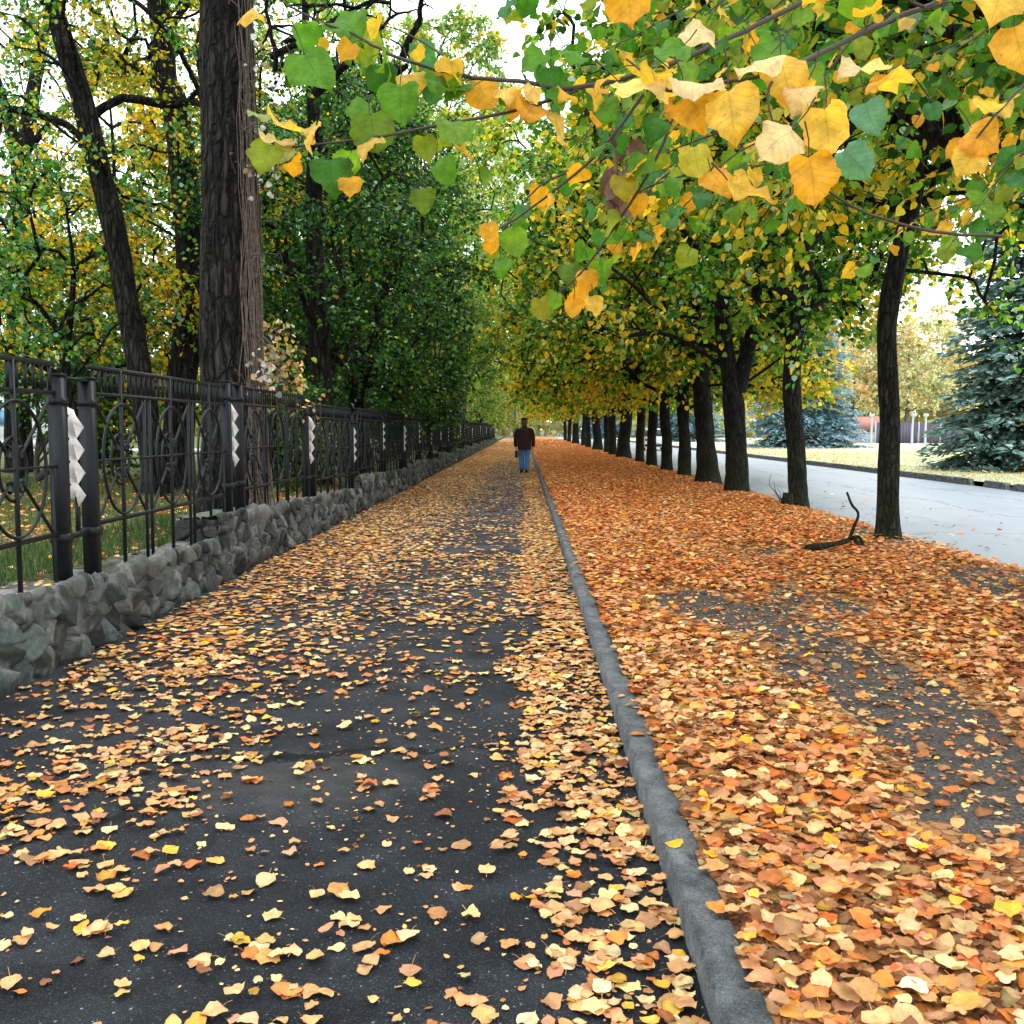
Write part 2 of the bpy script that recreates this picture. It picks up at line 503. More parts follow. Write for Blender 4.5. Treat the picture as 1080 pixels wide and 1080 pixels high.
ck = t.math('MAXIMUM', t.math('MAXIMUM', crack(4.62, .18, -1.35, .46), crack(5.4, 1.1, -2.8, -1.3)), crack(7.2, .1, -.15, .46))
ck = t.math('MAXIMUM', ck, crack(11.4, -.2, -2.2, .4))
dx = t.math('MULTIPLY', t.math('ADD', s[0], .95), 1.6); dy = t.math('MULTIPLY', t.math('SUBTRACT', s[1], 4.12), 2.2)
rr = t.math('ADD', t.math('MULTIPLY', dx, dx), t.math('MULTIPLY', dy, dy))
wn = t.math('SUBTRACT', 1, t.math('ADD', rr, t.math('MULTIPLY', t.math('SUBTRACT', t.noise(p, 7, 4), .5), 2.4)), clamp=True)
pa = t.ramp(t.noise(p, .75, 6, .65), [(.5, (0, 0, 0)), (.515, (1, 1, 1))])
c = t.mix(t.math('MULTIPLY', pa, .55), c, t.mix(1.0, c, (1.7, 1.65, 1.6), 'MULTIPLY'))
c = t.mix(t.math('MULTIPLY', wn, .4), c, t.mix(n2, (.05, .047, .045), (.16, .15, .145)))
c = t.mix(ck, c, (.006, .007, .009))
# farther on the leaves lie as fine flecks
vl = t.n("ShaderNodeTexVoronoi"); t.l(p, vl.inputs["Vector"]); vl.inputs["Scale"].default_value = 13
fl = t.math('MULTIPLY', t.math('LESS_THAN', vl.outputs["Distance"], .42), t.math('GREATER_THAN', t.sep(vl.outputs["Color"])[1], .45))
fl = t.math('MULTIPLY', fl, t.math('MULTIPLY', t.math('SUBTRACT', s[1], 40), .03, clamp=True))
c = t.mix(fl, c, t.ramp(t.sep(vl.outputs["Color"])[0], [(0, (.40, .20, .09)), (.5, (.62, .40, .22)), (1, (.6, .30, .08))]))
h = t.math('SUBTRACT', t.math('ADD', n2, t.math('MULTIPLY', n1, 2)), t.math('MULTIPLY', ck, 4))
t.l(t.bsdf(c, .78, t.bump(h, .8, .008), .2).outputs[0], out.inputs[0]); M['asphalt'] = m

m, nt, out = newmat('leaf_strewn_soil'); t = NT(nt); p = t.pos()
lit = t.attr("Col").outputs["Color"]
n1 = t.noise(p, 5, 5); n2 = t.noise(p, 70, 4, .7)
soil = t.mix(t.ramp(n2, [(.4, (0, 0, 0)), (.62, (1, 1, 1))]), (.024, .021, .020), (.16, .142, .13)); soil = t.mix(t.math('MULTIPLY', t.math('LESS_THAN', t.voro(p, 42), .2), .7), soil, (.16, .11, .075)); soil = t.mix(t.math('MULTIPLY', n1, .5), soil, (.09, .08, .074))
dn = t.n("ShaderNodeTexNoise"); t.l(p, dn.inputs["Vector"]); dn.inputs["Scale"].default_value = 22; ds = t.n("ShaderNodeVectorMath", operation='MULTIPLY_ADD'); t.l(dn.outputs["Color"], ds.inputs[0]); ds.inputs[1].default_value = (.07, .07, .02); t.l(t.mapping(p, (1, 1, .3)), ds.inputs[2])
w = t.n("ShaderNodeTexVoronoi"); t.l(ds.outputs[0], w.inputs["Vector"]); w.inputs["Scale"].default_value = 17
lc = t.ramp(t.sep(w.outputs["Color"])[0], [(0, (.17, .07, .03)), (.3, (.42, .17, .06)), (.6, (.50, .25, .11)), (.85, (.56, .36, .18)), (1, (.6, .36, .06))])
ed = t.voro(ds.outputs[0], 17, 'DISTANCE_TO_EDGE')
lc = t.mix(t.ramp(ed, [(.0, (0, 0, 0)), (.12, (1, 1, 1))]), (.05, .025, .015), lc)
cov = t.math('GREATER_THAN', t.math('ADD', t.sep(lit)[0], t.math('MULTIPLY', t.math('SUBTRACT', t.noise(p, 9, 3), .5), .8)), .5)
cc = t.mix(cov, soil, lc)
t.l(t.bsdf(cc, .9, t.bump(t.math('ADD', n2, ed), .8, .012), .2).outputs[0], out.inputs[0]); M['verge'] = m

m, nt, out = newmat('sky_pale_road'); t = NT(nt); p = t.pos()
n1 = t.noise(t.mapping(p, (1.2, .12, 1)), 1.6, 4); n2 = t.noise(p, 60, 4, .7); n3 = t.noise(p, .5, 4)
c = t.mix(n1, (.27, .315, .385), (.40, .45, .51)); c = t.mix(t.math('MULTIPLY', n2, .35), c, (.14, .17, .21))  # pale blue tone paints the sky's reflection into the asphalt
pt = t.ramp(n3, [(.62, (0, 0, 0)), (.66, (1, 1, 1))]); c = t.mix(t.math('MULTIPLY', pt, .5), c, (.17, .21, .27)); rs = t.sep(p); wv_ = t.math('MULTIPLY', t.math('SUBTRACT', t.noise(p, .9, 5, .7), .5), 1.6)
for x0_, w0_, st_ in ((8.3, .03, .75), (6.6, .02, .5), (10.2, .035, .6)):
    c = t.mix(t.math('MULTIPLY', t.math('LESS_THAN', t.math('ABSOLUTE', t.math('SUBTRACT', t.math('ADD', rs[0], wv_), x0_)), t.math('MULTIPLY', n1, w0_ * 2)), st_), c, (.09, .11, .14))
for y0_ in (14.5, 19, 27.5, 41):
    c = t.mix(t.math('MULTIPLY', t.math('LESS_THAN', t.math('ABSOLUTE', t.math('SUBTRACT', t.math('ADD', rs[1], wv_), y0_)), .035), .6), c, (.09, .11, .14))
t.l(t.bsdf(c, .55, t.bump(n2, .35, .006), .4).outputs[0], out.inputs[0]); M['road'] = m

m, nt, out = newmat('worn_concrete'); t = NT(nt); p = t.pos()
n1 = t.noise(p, 7, 5, .6); n2 = t.noise(p, 130, 5, .75); pit = t.math('LESS_THAN', t.voro(p, 70), .16)
c = t.mix(t.ramp(n1, [(.3, (0, 0, 0)), (.7, (1, 1, 1))]), (.055, .062, .068), (.17, .18, .185)); c = t.mix(t.ramp(n2, [(.4, (0, 0, 0)), (.7, (1, 1, 1))]), c, t.mix(1.0, c, (2.3, 2.3, 2.3), 'MULTIPLY'))
c = t.mix(t.math('MULTIPLY', pit, .8), c, (.03, .034, .04))
kv = t.n("ShaderNodeTexVoronoi"); t.l(p, kv.inputs["Vector"]); kv.inputs["Scale"].default_value = 120
kp = t.math('MULTIPLY', t.math('LESS_THAN', kv.outputs["Distance"], .3), t.math('GREATER_THAN', t.sep(kv.outputs["Color"])[0], .55))
c = t.mix(t.math('MULTIPLY', kp, t.math('MULTIPLY', t.sep(kv.outputs["Color"])[1], .8)), c, (.34, .35, .36))
js = t.sep(p); jf = t.math('ABSOLUTE', t.math('SUBTRACT', t.math('FRACT', t.math('MULTIPLY', js[1], 1 / 3.1)), .5))
t.l(t.bsdf(c, .9, t.bump(t.math('SUBTRACT', t.math('ADD', n1, n2), pit), 1.0, .012), .3).outputs[0], out.inputs[0]); M['kerb'] = m


def ground_mat(name, a, b, c3, sc=1.0, rough=.95):
    m, nt, out = newmat(name); t = NT(nt); p = t.pos()
    n1 = t.noise(p, .6 * sc, 5); n2 = t.noise(p, 24 * sc, 4, .7); n3 = t.noise(p, 4 * sc, 4)
    c = t.mix(t.ramp(n1, [(.35, (0, 0, 0)), (.65, (1, 1, 1))]), a, b)
    c = t.mix(t.ramp(n3, [(.5, (0, 0, 0)), (.7, (.7, .7, .7))]), c, c3)
    c = t.mix(1.0, c, t.ramp(n2, [(.3, (.6, .6, .6)), (.7, (1.3, 1.3, 1.3))]), 'MULTIPLY')
    t.l(t.bsdf(c, rough, t.bump(n2, .6, .03), .1).outputs[0], out.inputs[0]); return m


M['lawn'] = ground_mat('park_lawn', (.07, .10, .035), (.13, .15, .06), (.2, .13, .06))
M['far_lawn'] = ground_mat('sunlit_pale_lawn', (.60, .60, .40), (.72, .70, .50), (.55, .58, .33), .6)  # bright sunlight on the grass is painted in as pale cream
M['earth'] = ground_mat('earth', (.10, .11, .06), (.16, .15, .09), (.12, .10, .06), .3)

# --- sheets
mb = MB(); V, F = grid(-700, 700, -60, 1400, 24, 30, lambda x, y: x * 0 - .16); mb.add(V, F)
tag(mb.build('ground', M['earth']), kind='structure')
mb = MB(); V, F = grid(PATH_L - .2, PATH_R + .02, -6, 190, 12, 160, lambda x, y: .012 * (fbm(x * .8, y * .5, 6) - .5) * (y > -90)); mb.add(V, F)
tag(mb.build('path', M['asphalt'], smooth=True), kind='structure')
mb = MB(); V, F = grid(KERB_R - .03, VERGE_R + .12, -6, 190, 52, 520, verge_z)
dl = np.clip(d_verge(V[:, 0], V[:, 1]) / 420, 0, 1); mb.add(V, F, np.stack([dl] * 3, -1))
tag(mb.build('verge', M['verge'], smooth=True), kind='structure')
mb = MB(); V, F = grid(VERGE_R - .05, ROAD_R, -20, 260, 10, 60, lambda x, y: x * 0 - .03); mb.add(V, F)
tag(mb.build('road', M['road']), kind='structure')
mb = MB(); V, F = grid(ROAD_R + .1, 120, -20, 150, 40, 50, lambda x, y: .06 + .05 * fbm(x * .2, y * .2, 4) + .0 * x); mb.add(V, F)
tag(mb.build('roadside_lawn', M['far_lawn'], smooth=True), kind='structure')
mb = MB(); V, F = grid(-75, -3.1, -12, 58, 60, 80, lambda x, y: .15 + .10 * fbm(x * .3, y * .3, 14) + .12 * np.exp(-((x + 3.3) / .8) ** 2)); mb.add(V, F)
tag(mb.build('park_lawn', M['lawn'], smooth=True), kind='structure')
mb = MB(); V, F = grid(-90, -14, 58, 66, 20, 6, lambda x, y: x * 0 + .17); mb.add(V, F)
tag(mb.build('park_road', M['road']), kind='structure')
mb = MB(); V, F = grid(-120, -3.1, 66, 200, 30, 30, lambda x, y: x * 0 + .12); mb.add(V, F)
tag(mb.build('far_park_lawn', M['lawn']), kind='structure')

# --- kerb beside the path: a worn ridge with chipped edges; and the kerb on the far side of the road
def kerb_mesh(x0, w, h, y0, y1, step, zb, chips, gaps=()):
    mb = MB(); ys = np.arange(y0, y1, step); n = len(ys)
    prof = np.array([[0, zb], [.003, h * .5], [.004, h - .012], [.013, h - .001], [w * .5, h], [w - .013, h - .001], [w - .004, h - .012], [w, zb]])
    k = len(prof)
    V = np.zeros((n, k, 3))
    wob = .016 * (fbm(ys * .35, ys * 0, 61) - .5) * 2
    for j, (px, pz) in enumerate(prof):
        chip = chips * np.maximum(0, fbm(ys * 17, ys * 0 + j * 1.6, 90 + j) - .53) * (1.1 if j in (2, 3, 5, 6) else .3)
        V[:, j, 0] = x0 + px + wob + (chip if j < 4 else -chip) * (0 < j < k - 1)
        V[:, j, 1] = ys
        V[:, j, 2] = pz - chip * (2 <= j <= 6) * .8 + .008 * (fbm(ys * .5, ys * 0 + 4, 7) - .5) * (j > 0) * (j < k - 1)
    jn = (np.mod(ys + .7, 1.98) < step * 1.01); V[jn, 1:-1, 2] -= .016; V[jn, 1:4, 0] += .006
    gap = np.zeros(n, bool)
    for a, b in gaps: gap |= (ys > a) & (ys < b)
    V[gap, 1:-1, 2] = zb + .02
    i = np.arange(n - 1)[:, None] * k + np.arange(k - 1)[None]
    mb.add(V.reshape(-1, 3), np.stack([i, i + k, i + k + 1, i + 1], -1).reshape(-1, 4))
    return mb


tag(kerb_mesh(PATH_R, .125, .098, -6, 120, .022, -.05, .11).build('kerb', M['kerb']), kind='structure')
mb = kerb_mesh(ROAD_R - .02, .16, .14, -20, 200, .12, -.08, .22, ((26.2, 27.0), (24.6, 24.9)))
tag(mb.build('road_kerb', M['kerb']), kind='structure')

# ================================================================== fallen leaves
SRGB = dict(peach=(234, 176, 118), tan=(214, 158, 104), cream=(242, 214, 158), orange=(232, 142, 52), rust=(210, 104, 36), yellow=(246, 190, 44), brown=(146, 84, 50), pale=(240, 222, 150), pink=(224, 158, 116), green=(96, 112, 40))
PAL = {k: lin(*v) for k, v in SRGB.items()}


def pick_colours(N, names, w, var=.2):
    w = np.array(w, float); w /= w.sum()
    i = rng.choice(len(names), N, p=w)
    c = np.array([PAL[k] for k in names])[i]
    j = rng.choice(len(names), N, p=w)
    c = c * .78 + .22 * np.array([PAL[k] for k in names])[j]
    return c * (1 + var * rng.standard_normal((N, 1))).clip(.45, 1.35) * (1 + .05 * rng.standard_normal((N, 3)))


def scatter(fn, x0, x1, y0, y1, maxd):
    N = int((x1 - x0) * (y1 - y0) * maxd)
    x = rng.uniform(x0, x1, N); y = rng.uniform(y0, y1, N)
    k = rng.uniform(0, maxd, N) < fn(x, y)
    return x[k], y[k]


NAMES = ['peach', 'tan', 'cream', 'orange', 'rust', 'yellow', 'brown', 'pale', 'pink']


def lay_leaves(mb, x, y, z, tmpl, smin, smax, weights, tilt, curl, pile=0.0, scale=1.0):
    N = len(x); a = rng.uniform(0, 2 * PI, N)
    ax = np.stack([np.cos(a), np.sin(a), np.zeros(N)], -1); ax[:, 2] = rng.normal(0, tilt, N)
    nm = np.stack([rng.normal(0, tilt, N), rng.normal(0, tilt, N), np.ones(N)], -1)
    sz = (smin + (smax - smin) * rng.beta(2, 2.2, N)) * scale
    pos = np.stack([x, y, z], -1) - ax * sz[:, None] * .5
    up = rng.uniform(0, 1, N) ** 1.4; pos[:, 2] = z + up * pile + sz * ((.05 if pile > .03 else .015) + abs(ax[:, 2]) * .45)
    hue = fbm(x * .9, y * .5, 52) - (.12 if weights is W_PATH else 0)
    c = pick_colours(N, NAMES, weights)
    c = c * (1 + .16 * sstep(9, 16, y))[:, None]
    warm = sstep(.45, .7, hue)[:, None]
    c = c * (1 - .35 * warm) + .35 * warm * c * np.array([1.02, .72, .5])
    if pile > .03: c = c * (.52 + .54 * np.minimum(up * 1.9, 1))[:, None] * np.array([1, 1, 1.0])  # shade inside the pile painted in: lower leaves coloured darker
    sg = rng.choice([-1, 1], N, p=[.35, .65])
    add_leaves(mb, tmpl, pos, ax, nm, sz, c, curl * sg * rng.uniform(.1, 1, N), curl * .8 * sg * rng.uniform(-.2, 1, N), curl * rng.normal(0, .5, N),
               rng.uniform(.78, 1.15, N), np.clip(rng.normal(.2, .22, (N, 1)), 0, .75) * np.array([.6, 1, 1.1]), 1.0 if len(tmpl[0]) > 20 else 0)


W_NEAR = [27, 20, 13, 19, 14, 6, 11, 5, 13]
W_MID = [25, 14, 8, 30, 18, 4, 10, 2, 9]
W_PATH = [26, 24, 18, 9, 4, 7, 7, 10, 10]


def zone(fn, zf, x0, x1, ylist, weights, pile, maxd, names):
    for (y0, y1, tm, s0, s1, sc), nm in zip(ylist, names):
        mb = nm
        xa, xb = max(x0, -.56 * y1 - 1.2), min(x1, .56 * y1 + 1.2)
        x, y = scatter((lambda a, b: fn(a, b) * .3) if y0 > 70 else fn, xa, xb, y0, y1, maxd * (.3 if y0 > 70 else 1))
        lay_leaves(mb, x, y, zf(x, y), tm, s0, s1, weights(y0), .17 if pile > .03 else .1, .42 if pile > .03 else .5, pile, sc)


near, mid, far = MB(), MB(), MB()
YL = [(1.6, 6.5, LEAF_HI, .024, .08, 1.0), (6.5, 15, LEAF_MID, .028, .08, 1.0), (15, 75, LEAF_LO, .035, .085, 1.0), (75, 135, LEAF_LO, .07, .13, 1.0)]
zone(d_verge, verge_z, KERB_R - .02, 5.2, YL, lambda y: W_NEAR if y < 5 else W_MID, .045, 1000, (near, mid, far, far))
pn, pm, pf = MB(), MB(), MB()
YL[0] = (1.6, 6.5, LEAF_HI, .022, .078, 1.0)
YL[1] = (6.5, 15, LEAF_MID, .035, .082, 1.0); YL[2] = (15, 75, LEAF_LO, .035, .078, 1.0); YL[3] = (75, 135, LEAF_LO, .06, .11, 1.0)
zone(d_path, lambda x, y: x * 0 + .004, PATH_L + .05, PATH_R - .015, YL, lambda y: W_PATH, 0.012, 650, (pn, pm, pf, pf))
# crumbs and torn bits of leaf between the whole ones
x, y = scatter(lambda x, y: 190 * sstep(.25, .7, fbm(x * 2.1, y * 1.7, 91)) + 25, PATH_L + .1, PATH_R - .02, 1.8, 11, 220)
lay_leaves(pm, x, y, x * 0 + .003, LEAF_LO, .006, .026, [20, 16, 14, 6, 8, 3, 16, 6, 8], .2, .4)
x, y = scatter(lambda x, y: 240 * bare_trail(x, y) + 60, KERB_R, 5.1, 2, 14, 300)
lay_leaves(mid, x, y, verge_z(x, y) + .004, LEAF_LO, .01, .036, [20, 20, 14, 8, 8, 3, 16, 6, 8], .2, .4)
# a few leaves on the kerb, on the road edge and on the near edge of the park
x, y = scatter(lambda x, y: 14 + 0 * x, PATH_R + .02, KERB_R - .02, 2, 40, 14)
lay_leaves(mid, x, y, x * 0 + .1, LEAF_MID, .04, .08, W_MID, .12, .5)
x, y = scatter(lambda x, y: 30 * np.exp(-(x - 5.1) / .35) + 2, 5.1, 8, 6, 60, 32)
lay_leaves(mid, x, y, x * 0 - .025, LEAF_LO, .05, .09, W_MID, .15, .5)
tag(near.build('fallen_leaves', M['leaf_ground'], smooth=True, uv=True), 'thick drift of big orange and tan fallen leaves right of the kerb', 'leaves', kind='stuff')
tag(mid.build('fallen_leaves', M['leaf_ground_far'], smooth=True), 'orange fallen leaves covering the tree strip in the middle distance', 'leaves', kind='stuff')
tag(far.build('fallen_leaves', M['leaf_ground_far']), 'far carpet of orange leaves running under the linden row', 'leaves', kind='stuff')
tag(pn.build('fallen_leaves', M['leaf_ground'], smooth=True, uv=True), 'scattered pale fallen leaves lying on the dark asphalt path', 'leaves', kind='stuff')
tag(pm.build('fallen_leaves', M['leaf_ground_far'], smooth=True), 'fallen leaves on the middle stretch of the asphalt path', 'leaves', kind='stuff')
tag(pf.build('fallen_leaves', M['leaf_ground_far']), 'fallen leaves on the far end of the path round the walker', 'leaves', kind='stuff')

# ================================================================== low stone wall
STEPS = [-3.0, 9.4, 17.8, 26, 34.2, 42.4, 50.6, 58.8, 67, 75.2, 83.4, 91.6, 100, 110]


def wall_top(y):
    y = np.asarray(y, float); i = np.clip(np.searchsorted(STEPS, y, side='right') - 1, 0, len(STEPS) - 2)
    e = np.array(STEPS)[i + 1]
    return np.minimum(.38 + .027 * (e - y), .605)


def cells(u, v, cu, cv, seed):
    """irregular stones: nearest and second nearest jittered points"""
    gu = u / cu; gv = v / cv; iu = np.floor(gu); iv = np.floor(gv)
    d1 = np.full(u.shape, 9.); d2 = np.full(u.shape, 9.); idu = np.zeros(u.shape); idv = np.zeros(u.shape); du = np.zeros(u.shape); dv = np.zeros(u.shape)
    for a in (-1, 0, 1):
        for b in (-1, 0, 1):
            cu_, cv_ = iu + a, iv + b
            jx = cu_ + .5 + .85 * (_hash(cu_, cv_, seed) - .5) + .5 * (np.mod(cv_, 2)); jy = cv_ + .5 + .75 * (_hash(cu_, cv_, seed + 3) - .5)
            ex = (gu - jx) * cu; ey = (gv - jy) * cv
            wgt = .75 + .5 * _hash(cu_, cv_, seed + 9)
            d = np.sqrt(ex ** 2 + ey ** 2) / wgt / cv
            k = d < d1
            d2 = np.where(k, d1, np.minimum(d2, d)); idu = np.where(k, cu_, idu); idv = np.where(k, cv_, idv)
            du = np.where(k, ex, du); dv = np.where(k, ey, dv); d1 = np.where(k, d, d1)
    return d1, d2, idu, idv, du, dv


mb = MB()


def wall_sheet(U, S, basefn, seed=70):
    """U along the wall, S up the face and over the top; basefn gives point and normal"""
    d1, d2, iu, iv, du, dv = cells(U + .06 * (fbm(U * 4, S * 4, 2) - .5), S + .05 * (fbm(U * 4, S * 4, 8) - .5), .205, .15, seed)
    e = d2 - d1
    bulge = sstep(.02, .15, e)
    h = [_hash(iu, iv, k) for k in (101, 102, 103, 104, 105)]
    disp = .05 * bulge + bulge * ((h[0] - .5) * .75 * du + (h[1] - .5) * .8 * dv + .035 * (h[2] - .5)) + .034 * (fbm(U * 12, S * 12, 41) - .5)
    pt, nr, top = basefn(U, S)
    disp = np.where(top > .3, disp * (1 - .6 * top), disp)
    V = pt + nr * disp[..., None]
    tone = .022 + .125 * h[3] ** 1.5
    cc = np.stack([tone * (1.0 + .16 * (h[4] - .5)), tone * 1.03, tone * (1.03 - .12 * (h[4] - .5))], -1)
    green = (.55 * np.exp(-((U - 4.5) / 2.0) ** 2) + .25 * (h[2] > .75))[..., None]
    cc = cc * (1 - green) + green * cc * np.array([.6, .92, .8])
    mort = np.array([.15, .15, .145]) * (.12 + 1.1 * sstep(.42, .62, fbm(U * 3, S * 4, 12)))[..., None]
    k = bulge[..., None]; cc = mort * (1 - k) + cc * k
    lime = (sstep(.56, .72, fbm(U * 7, S * 7, 33)) * .5)[..., None]; cc = cc * (1 - lime) + lime * np.array([.26, .26, .25])
    tp = (top * .75)[..., None]; cc = cc * (1 - tp) + tp * (np.array([.2, .2, .195]) * (.5 + fbm(U * 6, S * 6, 18))[..., None])
    moss = (top * sstep(.42, .6, fbm(U * 3, S * 5, 28)) * (.35 + .65 * np.exp(-((U - 6.2) / 2.5) ** 2)))[..., None]
    cc = cc * (1 - moss) + moss * np.array([.032, .042, .012])
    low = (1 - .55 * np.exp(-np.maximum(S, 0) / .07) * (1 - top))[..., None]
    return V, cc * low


def add_sheet(V, C):
    a, b = V.shape[:2]
    i = np.arange(a - 1)[:, None] * b + np.arange(b - 1)[None]
    mb.add(V.reshape(-1, 3), np.stack([i, i + b, i + b + 1, i + 1], -1).reshape(-1, 4), C.reshape(-1, 3))


WT = .36
for k in range(len(STEPS) - 1):
    y0, y1 = STEPS[k], STEPS[k + 1]
    if k == 0: y0 = 1.5
    du = .014 if y0 < 20 else (.03 if y0 < 45 else .08)
    ny = int((y1 - y0) / du); us = np.linspace(y0, y1 - 1e-4, ny)
    hh = wall_top(us) + .02 * (fbm(us * 2.2, us * 0, 50) - .5)
    ss = np.linspace(-.05, 1, int(1.0 / du / 1.1) + 6)

    def base(U, S, y0=y0):
        H = (wall_top(U) + .03 * (fbm(U * 2.2, U * 0, 50) - .5))
        front = S <= H
        x = np.where(front, -2.85 - .03 * np.maximum(S, 0), -2.865 - (S - H))
        z = np.where(front, S, H)
        tt = sstep(-.05, .05, S - H)
        nr = np.stack([1 - tt, 0 * tt, tt], -1); nr = nrm(nr)
        return np.stack([x, U, z], -1), nr, sstep(-.01, .06, S - H)
    U, S = np.meshgrid(us, ss, indexing='ij')
    Hm = wall_top(U); S2 = S * (Hm + WT)
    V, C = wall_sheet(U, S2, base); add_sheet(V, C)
    # the stepped end that faces the camera
    nz = max(6, int(.3 / du)); nx = max(6, int(WT / du))
    xs, zs = np.meshgrid(np.linspace(-2.84, -2.86 - WT, nx), np.linspace(-.05 if k == 0 else .3, float(wall_top(y0)), nz), indexing='ij')

    def cap(U, S, xs=xs, zs=zs, y0=y0):
        return np.stack([xs, xs * 0 + y0, zs], -1), np.tile([0, -1.0, 0], (*xs.shape, 1)), xs * 0
    V, C = wall_sheet(xs + 50 + k, zs + .2, cap); V[..., 1] += .045; add_sheet(V, C)
wall = mb.build('stone_wall', M['stone'], smooth=True)
tag(wall, 'low rough grey stone wall with stepped mossy top carrying the iron fence', 'wall')
x, y = scatter(lambda x, y: 26 + 60 * (fbm(x * 3, y * 1.5, 3) > .55), -3.2, -2.9, 4, 40, 86)
lw = MB(); lay_leaves(lw, x, y, wall_top(y) + .015, LEAF_MID, .03, .075, W_PATH, .2, .5)
tag(lw.build('fallen_leaves', M['leaf_ground_far']), 'small dry leaves lying along the top of the stone wall', 'leaves', kind='stuff')

# ================================================================== iron fence
FX = -2.95
fence = empty('iron_fence', (FX, 6.48, 0.5))
tag(fence, 'black wrought iron park fence with ring panels and twin posts on the stone wall', 'fence')
Z0 = .5
LP = 3.68 - .45 - .09


def make_panel():
    b = MB()
    def rail(z, w=.02): b.box((0, LP / 2, z), (.022, LP, w))
    rail(1.35, .03); rail(1.17, .025); rail(.28, .03); rail(.71, .014)
    ys = np.arange(.06, LP - .02, .1045)
    for y in ys: b.box((0, y, 1.26), (.016, .016, .155))
    unit = LP / 3
    for u in range(3):
        cy = unit * (u + .5)
        b.box((0.004, cy, .56), (.022, .022, 1.58))
        for s in ((-1, 1) if True else ()):
            if (u == 0 and s < 0) or (u == 2 and s > 0):
                b.box((0, cy + s * (unit / 2 - .05), .2), (.016, .016, .9 if False else 1.1))
            else: b.box((0, cy + s * (unit / 2 - .055), .45), (.021, .021, 1.42))
        th = np.linspace(0, 2 * PI, 40, endpoint=False)
        tube(b, np.stack([0 * th + .012, cy + .36 * np.cos(th), .71 + .40 * np.sin(th)], -1), .0115, 5, close=True)
        th = np.linspace(0, 2 * PI, 26, endpoint=False)
        tube(b, np.stack([0 * th - .012, cy + .165 * np.cos(th), .71 + .185 * np.sin(th)], -1), .0105, 5, close=True)
        for sy in (-1, 1):
            for sz in (-1, 1):
                p0 = np.array([.0, cy + sy * .47, .71 + sz * .43]); p1 = np.array([0, cy + sy * .10, .71 + sz * .10])
                sp = [p0, (p0 + p1) / 2, p1]
                for q in np.linspace(0, 1.6 * PI, 9)[1:]:
                    sp.append(p1 + np.array([0, sy * (-.032 + .032 * math.cos(q)) - 0, sz * (.032 * math.sin(q)) * -1]))
                tube(b, smooth_path(sp, 22), .011, 5)
    return b.mesh('fence_panel', M['iron'])


def make_post():
    b = MB()
    b.box((0, 0, .645), (.088, .088, 1.37)); b.box((0, 0, 1.335), (.1, .1, .014)); b.box((.004, -.005, .3), (.108, .104, .055)); b.box((.002, 0, 1.17), (.1, .098, .04))
    b.box((0, 0, -.02), (.11, .11, .02))
    return b.mesh('fence_post', M['iron'])


def make_tie():
    b = MB(); b.box((0, .225, 0), (.03, .352, .04)); b.box((0, .245, .13), (.022, .03, .28))
    return b.mesh('tie_bar', M['iron'])


def make_cap():
    b = MB(); b.box((0, .225, 0), (.07, .352, .018)); return b.mesh('tie_bar', M['iron'])


def make_zigzag():
    b = MB(); n = 9; z0, z1 = .22, .82
    zs = np.linspace(z1, z0, n); V = []
    for i, z in enumerate(zs):
        s = 1 if i % 2 else -1
        V += [[-.042 + .02 * s, .20 + .012 * s, z + .035], [.020 * s, .215 - .06 * s, z], [.036 + .02 * s, .235 + .012 * s, z - .04]]
    V = np.array(V); V2 = V + np.array([.0, .006, 0]); F = []
    for i in range(n - 1):
        for j in range(2): F.append([3 * i + j, 3 * i + j + 1, 3 * i + j + 4, 3 * i + j + 3])
    F = np.array(F); b.add(V, F); b.add(V2, F[:, ::-1])
    return b.mesh('zigzag_strip', M['white_metal'])


panel_me, post_me, tie_me, cap_me, zig_me = make_panel(), make_post(), make_tie(), make_cap(), make_zigzag()


def fpart(name, me, y, z, parent=None, sx=1.0):
    o = bpy.data.objects.new(name, me); col.objects.link(o); o.parent = parent or fence
    if parent is None: o.location = (0, y - 6.48, z - Z0)
    else: o.location = (0, y, z)
    return o


for k in range(-1, 27):
    y = 6.48 + 3.68 * k
    zb = float(wall_top(y + .2)) + .0
    a = fpart('fence_post', post_me, y, zb); fpart('fence_post', post_me, y + .45, zb)
    t_ = fpart('tie_bar', tie_me, y, zb + .3); fpart('tie_bar', cap_me, y, zb + 1.318)
    zz = fpart('zigzag_strip', zig_me, 0, 0, t_)
    if k % 3 == 2: zz.rotation_euler = (0, .05, .0)
    zn = float(wall_top(y + 3.88))
    fpart('fence_panel', panel_me, y + .45 + .045, (min(zb, zn) + max(zb, zn)) / 2)

# ================================================================== trees
def gcol(*a): return lin(*a)


_E = 1.35
G = dict(deep=lin(44, 86, 30), mid=lin(78, 128, 40), fresh=lin(116, 160, 54), olive=lin(140, 152, 46), yellow=lin(236, 192, 48), gold=lin(240, 174, 44), lemon=lin(234, 214, 100), teal=lin(74, 128, 96), pale=lin(150, 160, 110), buff=lin(224, 178, 116), brown=lin(120, 80, 50), lime=lin(192, 188, 62), ice=lin(150, 190, 172), dk1=lin(26, 54, 24), dk2=lin(46, 84, 32), dk3=lin(60, 104, 60))  # the palest teal paints sky reflection on leaves into their colour


class Skel:
    def __init__(self): self.p = []; self.par = []; self.trunk = []; self.chains = []
    def addn(self, p, par, tr): self.p.append(p); self.par.append(par); self.trunk.append(tr); return len(self.p) - 1


